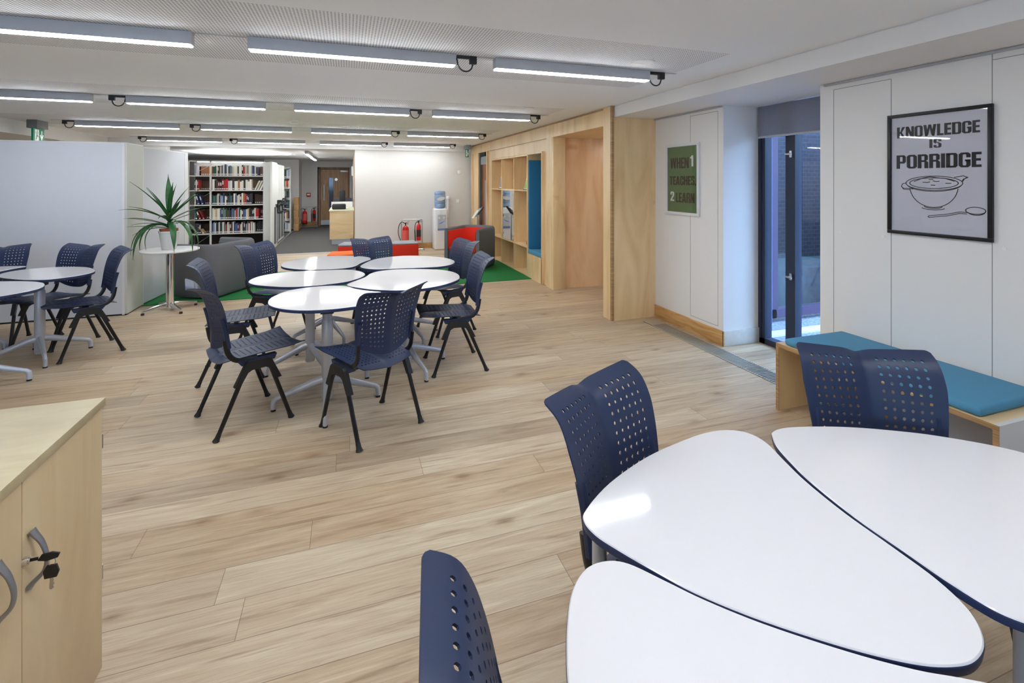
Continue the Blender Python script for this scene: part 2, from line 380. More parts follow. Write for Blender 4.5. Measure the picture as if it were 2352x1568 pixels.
MB().box(-6.75, -6.1, YB + .03, YB + .1, 1.7, 1.74).box(-6.75, -6.1, YB + .03, YB + .1, 2.16, 2.2).box(-6.14, -6.1, YB + .03, YB + .1, 1.7, 2.2).build('window_frame', 'boardf', w2)
struct(box('wall_left', -7.35, -7.2, -3.2, 19.2, 0, CEIL, 'wallw'))
struct(MB().box(-7.2, -3.4, -3.35, -3.2, 0, CEIL).box(-3.4, -.9, -3.35, -3.2, 0, 1.15).box(-3.4, -.9, -3.35, -3.2, 2.0, CEIL).box(-.9, 4.0, -3.35, -3.2, 0, CEIL).build('wall_front', 'wallw'))
w3 = struct(MB().box(-3.4, -.9, -3.29, -3.285, 1.15, 2.0).build('added_fill_window', 'glass'))  # added unseen window, fills the room with bluish sky light from behind
wf = MB()
for xx in (-3.4, -2.18, -.96): wf.box(xx, xx + .06, -3.32, -3.24, 1.15, 2.0)
wf.box(-3.4, -.9, -3.32, -3.24, 1.15, 1.21).box(-3.4, -.9, -3.32, -3.24, 1.94, 2.0)
wf.build('window_frame', 'dframe', w3)
struct(MB().box(4.7, 4.8, 4.75, 6.6, 0, CEIL).box(3.98, 4.8, 4.75, 4.88, 0, CEIL).build('wall_lobby', 'ply2'))
struct(box('wall_study', 4.3, 4.4, 6.6, 12.2, 0, CEIL, 'wallw'))
struct(box('wall_study_end', 3.2, 4.4, YB, YB + .16, 0, CEIL, 'wallw'))
# access panel joints on the right wall (thin shadow gaps)
g = MB()
def vline(y, z0, z1, t=.004): g.box(XW - .0012, XW + .01, y - t / 2, y + t / 2, z0, z1)
def hline(y0, y1, z, t=.004): g.box(XW - .0012, XW + .01, y0, y1, z - t / 2, z + t / 2)
for y, a, b in ((2.656, .12, 2.285), (2.251, .12, 2.285), (1.714, .12, 2.33), (1.1, .12, 2.285), (4.256, .175, 2.30), (3.853, .175, 2.29)): vline(y, a, b)
for a, b, z in ((2.251, 2.656, 2.285), (3.853, 4.256, 2.29), (3.853, 4.256, .175), (1.1, 1.714, 2.285)): hline(a, b, z)
struct(g.build('trim_3', 'gap'))
pl = MB()
for y, z in ((2.60, 1.224), (2.30, 1.226), (1.66, 1.227), (3.92, 1.258)):
    pl.tube([(XW - .004, y, z), (XW + .005, y, z)], .011, 14)
struct(pl.build('trim_4', 'paperw', smooth=True))
struct(MB().box(XW - .022, XW, -3.2, 2.72, 2.318, SOF - .002).box(XW - .022, XW, 3.80, 4.885, 2.318, SOF - .002).build('trim_5', 'alug'))
struct(MB().box(XW - .014, XW, 3.765, 4.88, 0, .145).build('baseboard_right', 'oak', bevel=.003))
struct(MB().box(XW - .014, 3.90, 3.766, 3.78, 0, .145).build('baseboard_recess', mat('pale_oak_skirting', (206, 204, 200), .5, nscale=12, vary=.07), bevel=.003))
struct(MB().box(XW - .014, XW, -3.2, 2.765, 0, .12).build('baseboard_front', 'oak', bevel=.003))
struct(MB().box(.15, 2.86, YB - .014, YB, 0, .13).build('baseboard_back', 'oak', bevel=.003))
struct(MB().box(-1.55, -1.03, 18.586, 18.6, 0, .16).box(-1.55, -1.536, 17.6, 18.6, 0, .16).box(-1.66, -1.55, 17.586, 17.6, 0, .16).build('baseboard_far', 'oak'))
struct(box('trim_6', .135, .165, YB + .02, YB + .14, 0, 2.2, 'oakdoor'))
# floor threshold between wood and carpet
struct(box('trim_7', -7.2, .15, YB - .02, YB + .02, 0, .004, 'alu'))

# heating grille in the floor
gr = MB(); y = .2
gr.box(3.19, 3.375, .15, 4.74, -.001, .0012, 1)
while y < 4.55:
    gr.box(3.20, 3.365, y, y + .011, .0012, .006, 0); y += .024
gr.box(3.19, 3.2, .15, 4.74, 0, .006, 0).box(3.365, 3.375, .15, 4.74, 0, .006, 0).box(3.19, 3.375, 4.57, 4.74, .001, .005, 0)
tag(gr.build('floor_grille', ['grout', 'pit']), 'slatted metal heating grille let into the floor along the right wall', 'grille')

# ------------------------------------------------------------------ window on the right
win = struct(MB().box(3.915, 3.919, 2.78, 3.74, .05, SOF).build('window_1', 'glass'))
fr = MB()
fr.box(3.88, 3.97, 3.70, 3.78, 0, SOF).box(3.88, 3.97, 2.765, 2.83, 0, SOF).box(3.88, 3.97, 2.765, 3.78, 0, .055).box(3.89, 3.96, 3.40, 3.47, .05, SOF).box(3.87, 3.95, 3.35, 3.41, .05, SOF)
fr.box(3.87, 3.89, 3.735, 3.745, .055, SOF).box(3.875, 3.89, 3.69, 3.705, .055, SOF)
fr.build('window_frame', 'dframe', win)
for z in (1.85, .72):
    h = MB().lathe([(.016, 0), (.016, .01)], (0, 0, 0), 12)
    h = MB().obox((3.862, 3.385, z), (.008, 0, 0), (0, .012, 0), (0, 0, .03)).tube([(3.855, 3.385, z), (3.825, 3.385, z)], .009, 8).tube([(3.825, 3.415, z), (3.825, 3.35, z - .004)], .008, 8)
    h.build('window_handle', 'steel', win, smooth=True)
bl = thing('roller_blind', 'dark grey roller blind half lowered over the narrow window', 'blind', (3.84, 3.25, 2.02))
MB().box(-.001, .001, -.47, .49, .012, .31).build('fabric', 'blind', bl)
MB().box(-.008, .008, -.47, .49, 0, .02).build('bottom_bar', 'alug', bl, bevel=.003)
# outside
struct(box('ground_outside', 4.0, 16, -8, 12, -.2, -.03, 'gravel'))
struct(box('path_outside', 4.0, 16, 3.9, 4.02, -.03, -.01, 'path'))
ow = thing('plum_framed_window', 'tall plum framed window on the building wing outside the glass', 'window', (4.62, 4.3, 0))
f2 = MB()
f2.box(0, .07, 0, .08, .02, 2.9).box(.95, 1.02, 0, .08, .02, 2.9).box(0, 1.02, 0, .08, .02, .12).box(0, 1.02, 0, .08, 2.8, 2.9).box(.07, .11, .02, .06, .12, 2.8)
f2.build('frame', 'purple', ow)
MB().box(.07, .95, .035, .04, .12, 2.8).build('pane', 'glass', ow)
struct(MB().box(4.0, 4.60, 4.28, 4.44, -.03, 3.2).box(5.66, 8.0, 4.28, 4.44, -.03, 3.2).build('wall_outside', mat('lilac_render', (98, 96, 138), .7)))
struct(MB().box(4.0, 16, 5.3, 5.5, -.03, 3.4).build('wall_reflected_brick', 'brick'))  # added behind the plum pane, stands in for brick reflected in its glass
struct(MB().box(9.4, 9.6, -9, 5.3, -.03, 3.3).build('wall_courtyard', 'brick'))
struct(box('ground_verge', 4.0, 12, 4.6, 5.3, -.03, .5, mat('verge', (52, 60, 56), .95, nscale=14, vary=.4)))

# ------------------------------------------------------------------ plywood lobby and alcove wall
struct(MB().box(XP + .012, XW, 4.872, 4.89, 0, SOF).build('wall_ply_cheek', 'ply2'))
pp = MB()
pp.box(XP, XP + .03, 4.872, 5.065, 0, CEIL - .004)
pp.box(XP, XP + .03, 5.065, 11.55, 2.25, CEIL - .03)
struct(pp.build('trim_8', 'ply2'))
struct(MB().box(XP - .004, XP + .03, 4.868, 4.9, 0, CEIL - .004).build('trim_9', 'plyedge'))
struct(MB().box(XP + .02, XP + .2, 5.0, 11.6, CEIL - .03, CEIL).build('trim_10', 'plyedge'))
# lobby lining: header, far cheek, posts
struct(MB().box(XP + .03, 4.7, 4.89, 6.6, 2.25, 2.3).build('ceiling', 'ply'))
struct(MB().box(3.04, 4.7, 6.60, 6.64, 0, 2.25).build('wall_lobby_end', 'ply3'))
struct(MB().box(XP, 3.05, 6.53, 6.60, 0, 2.25).build('trim_11', 'ply2', bevel=.002))
struct(MB().box(XP, XP + .028, 6.60, 6.80, 0, 2.25).build('trim_12', 'ply2'))
struct(MB().box(XP + .03, XP + .05, 6.80, 10.1, 2.065, 2.25).box(XP + .03, XP + .05, 6.80, 6.96, 0, 2.065).box(XP + .03, XP + .05, 9.80, 10.1, 0, 2.065).build('wall_ply_front', 'ply2'))
# built-in bookcase
bc = thing('built_in_bookcase', 'birch plywood built-in bookcase with nine open bays in the right wall', 'bookcase', (XP, 8.6, 0))
def L(b): return b
case = MB()
D = .36; x0 = -.012
ys = [-1.0, -.31, .43, 1.12]
ys = [7.60 - 8.6, 8.29 - 8.6, 9.03 - 8.6, 9.72 - 8.6]
for yv in ys: case.box(x0, D, yv - .011, yv + .011, 0, 2.05)
case.box(x0, D, ys[0], ys[3], 2.03, 2.055)
case.build('frame', 'ply2', bc)
for zz, a, b in ((1.44, 0, 1), (1.44, 1, 2), (1.44, 2, 3), (.49, 0, 1), (.49, 1, 2), (.49, 2, 3), (.01, 0, 1), (.01, 1, 2), (.01, 2, 3)):
    MB().box(x0 + .002, D, ys[a] + .011, ys[b] - .011, zz - .011, zz + .011).build('shelf', 'ply', bc)
MB().box(D - .012, D, ys[0], ys[1], 0, 2.03).box(D - .012, D, ys[2], ys[3], 0, 2.03).box(D - .012, D, ys[1], ys[2], 0, .49).box(D - .012, D, ys[1], ys[2], 1.44, 2.03).build('back_panel', 'ply2', bc)
MB().box(.004, .010, ys[1] + .012, ys[2] - .012, .502, 1.428).build('mirror_panel', mat('mirror', (214, 214, 212), .03, metal=1), bc)
for yb_ in (ys[1] + .06, ys[2] - .06):
    for zb_ in (.6, .95, 1.35): MB().tube([(-.008, yb_, zb_), (.006, yb_, zb_)], .018, 10).build('mirror_bolt', 'steel', bc, smooth=True)
nk = thing('reading_niche', 'blue upholstered reading niche set beside the plywood bookcase', 'niche', (XP, 7.28, 0))
MB().box(-.014, .02, -.33, .32, 0, .40).build('base_panel', 'ply2', nk)
MB().box(-.014, .5, -.335, -.31, 0, 2.06).box(-.014, .5, .295, .309, .40, 2.06).box(-.014, .5, -.33, .3, 2.04, 2.065).box(.02, .5, -.31, .295, .38, .40).build('frame', 'ply2', nk)
MB().box(-.01, .48, -.305, .29, .402, .47).build('seat_cushion', 'bblue', nk, bevel=.012)
MB().box(.44, .49, -.305, .29, .47, 1.95).box(.0, .44, .25, .292, .47, 1.95).build('back_cushion', 'blue', nk, bevel=.01)
# small things on the bookcase shelves
def easel(name, label, y, z, m2, h=.22):
    t = thing(name, label, 'leaflet holder', (XP + .005, y, z))
    MB().prism([(.0, 0), (.20, 0), (.03, h), (0, h)], 0, .10, 0, lambda u, v, q: (q, u, v)).build('wedge', 'paperw', t)
    MB().prism([(.012, h * .12), (.165, h * .12), (.06, h * .8), (.012, h * .8)], -.003, .0, 0, lambda u, v, q: (q, u, v)).build('card', m2, t)
    MB().box(-.003, .10, -.005, .21, 0, .012).build('base', 'blackp', t)
easel('leaflet_holder', 'white leaflet holder on the upper shelf, furthest bay of the plywood bookcase', 9.05, 1.452, 'lgrey', .27)
easel('leaflet_holder', 'green and white leaflet holder on the upper shelf beside the blue niche', 7.62, 1.452, mat('leaflet_green', (150, 196, 90), .5), .22)
tag(MB().lathe([(.03, 0), (.035, .03), (.02, .07), (.012, .09)], (XP + .04, 8.35, 1.452), 12).build('dark_ornament', 'blackp', smooth=True), 'small dark ornament on the upper shelf, middle bay of the bookcase', 'ornament')
tag(MB().lathe([(.03, 0), (.045, .04), (.035, .1), (.012, .14)], (XP + .05, 7.68, .502), 12).build('red_ornament', mat('maroon', (110, 40, 36), .6), smooth=True), 'small dark red ornament on the lower shelf beside the blue niche', 'ornament')
# glazed door and posts at the far right
d1 = struct(MB().box(XP + .10, XP + .14, 10.12, 10.9, .02, 2.02).build('door_1', wood('brown_door', (170, 118, 84), (150, 100, 70), (128, 82, 56), (4, 4, .6))))
MB().box(XP + .095, XP + .1, 10.3, 10.62, .25, 1.62).build('door_glass', mat('frosted_lilac', (150, 152, 168), .3), d1)
tag(MB().box(XP + .06, XP + .09, 10.12, 10.88, 1.98, 2.16).build('door_sign', 'zinc'), 'grey sign panel over the far door in the plywood wall', 'sign')
struct(MB().box(XP - .005, XP + .09, 10.1, 10.16, 0, 2.25).box(XP, XP + .03, 10.86, 11.30, 0, 2.25).box(XP - .02, XP + .06, 11.30, 11.36, 0, 2.25).box(XP, XP + .03, 11.36, 11.56, 0, 2.25).build('trim_13', 'ply2'))
struct(box('wall_behind_door', XP + .2, XP + .25, 10.0, 11.0, 0, 2.4, 'pit'))
struct(box('trim_14', XP - .012, XP + .2, 11.5, 11.56, CEIL2, CEIL, 'white'))

# ------------------------------------------------------------------ ceiling lights
led_proto = None
def led(x, y, label, side=0, rz=0, z=CEIL, w=1.262, row=None, lm='led'):
    t = thing('linear_light', label, 'ceiling light', (x, y, z), rz, 'linear ceiling lights')
    hb, hh = .035, .076
    MB().box(-w / 2, w / 2, -hb, hb, -hh, -.002).build('housing', 'alug', t, bevel=.003)
    MB().box(-w / 2 + .006, w / 2 - .006, -hb + .003, hb - .003, -hh - .007, -hh + .002).build('diffuser', lm, t, bevel=.005)
    if side:
        s_ = side; e = s_ * w / 2
        MB().box(e + s_ * .01, e + s_ * .15, -.014, .014, -.022, -.002).box(e + s_ * .10, e + s_ * .15, -.016, .016, -.055, -.002).build('connector_plug', 'blackp', t, bevel=.003)
        pts = [(e, 0, -.02), (e + s_ * .012, 0, -.03), (e + s_ * .02, 0, -.07), (e + s_ * .045, 0, -.10), (e + s_ * .08, 0, -.108), (e + s_ * .112, 0, -.09), (e + s_ * .125, 0, -.05)]
        MB().tube(catmull(pts, 4, False), .0055, 8).build('connector_cable', 'blackp', t, smooth=True)
    return t
colname = ['rightmost', 'second from the right', 'third from the right', 'leftmost']
rowname = ['nearest row', 'second row from the camera', 'third row from the camera', 'furthest of the four rows']
for r, yr in enumerate(ROWS):
    for c, xc in enumerate((1.605, .065, -1.485, -3.035)):
        if r == 0 and c == 3: continue
        led(xc, yr, 'white linear ceiling light, %s in the %s' % (colname[c], rowname[r]), 1 if c < 2 else -1)
    struct(box('trim_%d' % (20 + r), -3.95, 2.5, yr - .012, yr + .012, CEIL - .003, CEIL, 'alug'))
for xc in (1.605, .065, -1.485):  # added unseen row behind the camera to brighten the room
    led(xc, ROWS[0] - 2.62, 'added linear fill light behind the camera', 1)
led(-.93, 13.2, 'linear ceiling light over the grey corridor carpet, nearer one', 0, pi / 2, CEIL2, 1.6, lm='led2')
led(-.95, 15.3, 'linear ceiling light over the grey corridor carpet, further one', 0, pi / 2, CEIL2, 1.6, lm='led2')
for yv, lb in ((13.42, 'nearer'), (14.25, 'further')):
    t = thing('uplight', 'linear uplight lying on top of the mobile bookshelves, %s one' % lb, 'uplight', (-2.62, yv, 2.031))
    MB().box(-.80, .80, -.05, .05, 0, .03).build('housing', 'alug', t); MB().box(-.79, .79, -.045, .045, .03, .036).build('uplight_strip', 'led2', t)
led(4.25, 5.75, 'added short fill light hidden inside the plywood lobby', 0, pi / 2, 2.25, .9)  # unseen lamp added to brighten the plywood cheek
# ceiling discs, smoke detectors, exit signs
def disc(x, y, r, label, name='ceiling_cover', cat='cover', z=CEIL):
    tag(MB().lathe([(r, -.006), (r, 0)], (x, y, z), 24).build(name, 'white', smooth=True), label, cat)
disc(-.66, 6.0, .055, 'small round ceiling cover beside the second row of lights')
disc(2.03, 5.35, .06, 'round ceiling cover at the right end of the second row of lights')
disc(2.03, 3.02, .085, 'round white cover in the perforated ceiling near the right end of the nearest row')
for (x, y, z, lb) in ((-.72, 7.5, CEIL, 'round white smoke detector on the ceiling between the second and third light rows'), (-1.33, 13.4, CEIL2, 'round white smoke detector above the corridor by the bookshelves')):
    t = thing('smoke_detector', lb, 'smoke detector', (x, y, z))
    MB().lathe([(.05, -.052), (.055, -.04), (.038, -.03), (.04, -.026), (.062, -.022), (.062, 0)], (0, 0, 0), 24).build('body', 'paperw', t, smooth=True)
    MB().lathe([(.041, -.034), (.041, -.03)], (0, 0, 0), 24).build('red_ring', 'fireb', t, smooth=True)
def run_man(mb, tf):
    P = lambda l, mi: mb.prism(l, 0, .0015, mi, tf)
    P([(.14, .1), (.48, .1), (.48, .92), (.14, .92)], 1)
    P([(.30, .80), (.38, .80), (.38, .90), (.30, .90)], 0); P([(.24, .50), (.36, .50), (.36, .78), (.26, .78)], 0)
    P([(.20, .18), (.27, .18), (.33, .50), (.26, .52)], 0); P([(.30, .48), (.42, .34), (.47, .38), (.35, .54)], 0)
    P([(.16, .62), (.26, .70), (.26, .78), (.14, .68)], 0); P([(.35, .70), (.46, .62), (.48, .66), (.36, .78)], 0)
    P([(.72, .35), (.78, .35), (.78, .85), (.72, .85)], 1); P([(.58, .55), (.75, .14), (.92, .55), (.86, .58), (.75, .32), (.64, .58)], 1)
ex = thing('exit_sign', 'green and white running man exit sign hanging above the whiteboard partition', 'exit sign', (-4.2, 8.72, CEIL))
MB().box(-.06, .06, -.135, .135, -.115, 0).build('bracket_box', mat('exit_box', (112, 112, 114), .5), ex, bevel=.004)
MB().box(-.012, .012, -.12, .14, -.31, -.115).build('sign_plate', 'exitg', ex)
pm = MB(); tfx = lambda u, v, w: (.0125 + w, -.12 + .26 * u, -.31 + .195 * v); run_man(pm, tfx)
pm.build('pictogram', ['exitg', 'exitw'], ex)
ex2 = thing('exit_sign', 'small green exit sign on a grey box at the far right corner', 'exit sign', (2.72, 11.35, CEIL))
MB().box(-.06, .06, -.13, .13, -.10, 0).build('bracket_box', 'zinc', ex2, bevel=.004)
MB().box(-.045, .035, -.01, .01, -.29, -.1).build('sign_plate', 'exitg', ex2)
pm = MB(); run_man(pm, lambda u, v, w: (-.042 + .074 * u, -.0105 - w, -.285 + .18 * v)); pm.build('pictogram', ['exitg', 'exitw'], ex2)

# ------------------------------------------------------------------ posters
GL = {}
def R(x0, y0, x1, y1): return [(x0, y0), (x1, y0), (x1, y1), (x0, y1)]
def ring(w, t=.19, c=.12, gap=None):
    o = [(0, c), (c, 0), (w - c, 0), (w, c), (w, 1 - c), (w - c, 1), (c, 1), (0, 1 - c)]
    i = [(t, c * .9 + .07), (t + .03, .13), (w - t - .03, .13), (w - t, c * .9 + .07), (w - t, .87 - c * .4), (w - t - .03, .87), (t + .03, .87), (t, .87 - c * .4)]
    qs = [[o[k], o[(k + 1) % 8], i[(k + 1) % 8], i[k]] for k in range(8)]
    return qs
def glyph(ch):
    w = .56; t = .2
    if ch == 'I': return .2, [R(0, 0, .2, 1)]
    if ch == 'K': return .6, [R(0, 0, t, 1), [(t, .38), (.38, 1), (.6, 1), (.34, .5), (t, .52)], [(t + .04, .5), (.30, .62), (.62, 0), (.40, 0)]]
    if ch == 'N': return .58, [R(0, 0, .18, 1), R(.40, 0, .58, 1), [(.0, 1), (.2, 1), (.58, 0), (.38, 0)]]
    if ch == 'O': return w, ring(w)
    if ch == 'D': return w, ring(w, c=.10)[0:7] + [R(0, 0, t, 1), [(0, .88), (.1, 1), (t, 1), (t, .88)]]
    if ch == 'W': return .86, [[(0, 1), (.19, 1), (.30, .28), (.26, 0), (.12, 0)], [(.26, 0), (.16, .0), (.34, 1), (.48, 1), (.34, .2)], [(.60, 0), (.70, 0), (.52, 1), (.38, 1), (.52, .2)], [(.86, 1), (.67, 1), (.56, .28), (.60, 0), (.74, 0)]]
    if ch == 'L': return .42, [R(0, 0, t, 1), R(t, 0, .42, .17)]
    if ch == 'E': return .44, [R(0, 0, t, 1), R(t, 0, .44, .17), R(t, .42, .41, .58), R(t, .83, .44, 1)]
    if ch == 'G': return w, [q for k, q in enumerate(ring(w)) if k != 3] + [R(w - t, .12, w, .52), R(.3, .40, w, .52), R(w - t, .66, w, .87)]
    if ch == 'S': return .52, [[(0, .1), (.1, 0), (.42, 0), (.52, .1), (.52, .44), (.36, .58), (.2, .66), (.2, .62), (.33, .44), (.33, .13), (.19, .13), (.19, .3), (0, .3)], [(.2, .62), (.16, .46), (0, .6), (0, .9), (.1, 1), (.2, .87)], [(.1, 1), (.42, 1), (.52, .9), (.52, .7), (.33, .7), (.33, .87), (.2, .87)]]
    if ch == 'P': return .54, [R(0, 0, t, 1), R(t, .87, .42, 1), R(t, .38, .42, .53), [(.35, .38), (.44, .38), (.54, .5), (.54, .88), (.44, 1), (.35, 1)]]
    if ch == 'R': return .56, [R(0, 0, t, 1), R(t, .87, .44, 1), R(t, .45, .44, .58), [(.36, .5), (.54, .6), (.54, .9), (.44, 1), (.36, 1)], [(.36, 0), (.56, 0), (.56, .42), (.46, .54), (.36, .5)]]
    if ch == 'T': return .5, [R(.15, 0, .35, 1), R(0, .83, .5, 1)]
    if ch == 'A': return .6, [[(0, 0), (.19, 0), (.30, .8), (.38, 1), (.18, 1)], [(.60, 0), (.41, 0), (.30, .8), (.22, 1), (.42, 1)], R(.17, .17, .43, .32)]
    if ch == 'C': return w, [q for k, q in enumerate(ring(w)) if k != 3] + [R(w - t, .1, w, .38), R(w - t, .62, w, .9)]
    if ch == 'H': return .58, [R(0, 0, t, 1), R(.38, 0, .58, 1), R(t, .42, .38, .59)]
    if ch == '1': return .36, [R(.14, 0, .34, 1), [(0, .72), (.14, .72), (.2, 1), (0, .84)]]
    if ch == '2': return .5, [R(0, 0, .5, .15), [(0, .15), (.22, .15), (.5, .6), (.3, .6)], [(.3, .6), (.5, .6), (.5, .9), (.4, 1), (.1, 1), (0, .9), (0, .66), (.19, .66), (.19, .86), (.3, .86)]]
    if ch == ',': return .2, [[(0, -.1), (.06, -.14), (.17, .02), (.17, .17), (0, .17), (0, 0)]]
    return .26, []
def text(mb, s, u0, v0, h, wtot, tf, mi=0, gapw=.06, cols=None):
    adv = [glyph(c)[0] for c in s]; tot = sum(adv) + gapw * (len(s) - 1); k = wtot / tot; u = u0
    for c, a in zip(s, adv):
        for q in glyph(c)[1]:
            mb.prism([(u + x * k, v0 + yv * h) for x, yv in q], 0, .0012, mi, tf)
        u += (a + gapw) * k
def ribbon(mb, pts, w, tf, mi=0):
    for a, b in zip(pts[:-1], pts[1:]):
        dx, dy = b[0] - a[0], b[1] - a[1]; l = hypot(dx, dy) or 1; nx, ny = -dy / l * w / 2, dx / l * w / 2; ex_, ey = dx / l * w * .3, dy / l * w * .3
        mb.prism([(a[0] - ex_ - nx, a[1] - ey - ny), (b[0] + ex_ - nx, b[1] + ey - ny), (b[0] + ex_ + nx, b[1] + ey + ny), (a[0] - ex_ + nx, a[1] - ey + ny)], 0, .001, mi, tf)
# big poster: y from 2.262 (left) to 1.704 (right), z 1.255..2.038
def poster(name, label, yl, yr, z0, z1, fw, fm, pm_, depth=.022):
    t = thing(name, label, 'poster', (XW - .001, yl, z0)); w = yl - yr; h = z1 - z0
    tf = lambda u, v, q: (-q, -u * 1.0, v)
    fr = MB()
    for a in (R(0, 0, w, fw), R(0, h - fw, w, h), R(0, fw, fw, h - fw), R(w - fw, fw, w, h - fw)): fr.prism(a, 0, depth, 0, tf)
    fr.build('frame', fm, t, bevel=.002)
    MB().prism(R(fw * .8, fw * .8, w - fw * .8, h - fw * .8), 0, depth * .45, 0, tf).build('print', pm_, t)
    MB().prism(R(fw, fw, w - fw, h - fw), depth * .66, depth * .74, 0, tf).build('glazing', 'pglass', t)
    return t, w, h, (lambda u, v, q: (-(depth * .45 + q), -u, v))
t, w, h, tf = poster('framed_poster', 'black framed poster reading KNOWLEDGE IS PORRIDGE with a bowl drawing', 2.262, 1.704, 1.255, 2.038, .0215, mat('black_frame', (20, 20, 24), .4), 'pgrey')
def U(px): return (px - 148) / (1100 - 148) * w
def V(py): return (1 - (py - 208) / (1354 - 208)) * h
# perspective-corrected coordinates measured along the frame
lt = MB()
text(lt, 'KNOWLEDGE', .055, h * .800, h * .092, w - .115, tf, gapw=.05)
text(lt, 'IS', w * .435, h * .705, h * .070, w * .115, tf, gapw=.08)
text(lt, 'PORRIDGE', .052, h * .545, h * .112, w - .105, tf, gapw=.05)
lt.build('lettering', 'ink', t)
dr = MB()
def el(cx, cy, rx, ry, a0, a1, n=22): return [(cx + rx * cos(radians(lerp(a0, a1, i / n))), cy + ry * sin(radians(lerp(a0, a1, i / n)))) for i in range(n + 1)]
bx, by = w * .47, h * .425
for l in (el(bx, by, w * .235, h * .042, 0, 360, 40), el(bx, by, w * .275, h * .056, 0, 360, 40), el(bx, by - .005, w * .265, h * .058, 190, 350),
          el(bx, by - h * .02, w * .235, h * .172, 188, 352, 30), el(bx, by - h * .185, w * .085, h * .014, 170, 370), el(bx, by - h * .195, w * .11, h * .016, 190, 350),
          [(bx - w * .27, by + .002), (bx - w * .31, by - .004), (bx - w * .325, by - .022), (bx - w * .30, by - .034), (bx - w * .24, by - .034), (bx - w * .20, by - .038)],
          [(bx - w * .325, by - .02), (bx - w * .30, by - .04), (bx - w * .23, by - .042)],
          [(bx + w * .20, by + .035), (bx + w * .28, by + .044), (bx + w * .32, by + .034), (bx + w * .28, by + .024), (bx + w * .27, by + .012)],
          [(bx + w * .315, by + .036), (bx + w * .29, by + .026), (bx + w * .275, by + .012)],
          [(bx - w * .19, by + .01), (bx - w * .10, by + .032), (bx - w * .03, by + .04), (bx + w * .04, by + .034), (bx + w * .12, by + .028), (bx + w * .2, by + .012)],
          [(bx - w * .1, by + .006), (bx - w * .06, by + .004), (bx - w * .03, by + .008)], [(bx + .0, by + .014), (bx + w * .03, by + .010), (bx + w * .06, by + .012)],
          [(bx - w * .02, by - .012), (bx + w * .02, by - .013)], [(bx + w * .12, by + .0), (bx + w * .17, by + .0)], [(bx - w * .04, by + .022), (bx, by + .024)],
          [(w * .43, h * .165), (w * .60, h * .185), (w * .72, h * .208), (w * .79, h * .205)], [(w * .43, h * .152), (w * .60, h * .172), (w * .72, h * .196), (w * .78, h * .195)], [(w * .43, h * .165), (w * .422, h * .158), (w * .43, h * .152)],
          el(w * .855, h * .222, w * .085, h * .026, 0, 360, 26), el(w * .86, h * .217, w * .075, h * .028, 200, 350, 14)):
    ribbon(dr, l, .0042, tf)
dr.build('bowl_drawing', 'ink', t)
t, w, h, tf = poster('framed_poster', 'white framed green poster reading WHEN 1 TEACHES, 2 LEARN', 4.655, 4.105, 1.233, 2.008, .03, mat('white_frame', (222, 222, 226), .4), 'pgreen')
lb = MB(); wl = MB()
text(lb, 'WHEN', .078, h * .655, h * .150, w * .555, tf); text(wl, '1', w * .745, h * .675, h * .15, w * .09, tf)
text(lb, 'TEACHES,', .066, h * .42, h * .125, w * .795, tf); text(wl, '2', .078, h * .190, h * .135, w * .115, tf)
text(lb, 'LEARN', w * .315, h * .175, h * .135, w * .55, tf)
lb.build('dark_lettering', 'brown', t); wl.build('white_numerals', 'paperw', t)

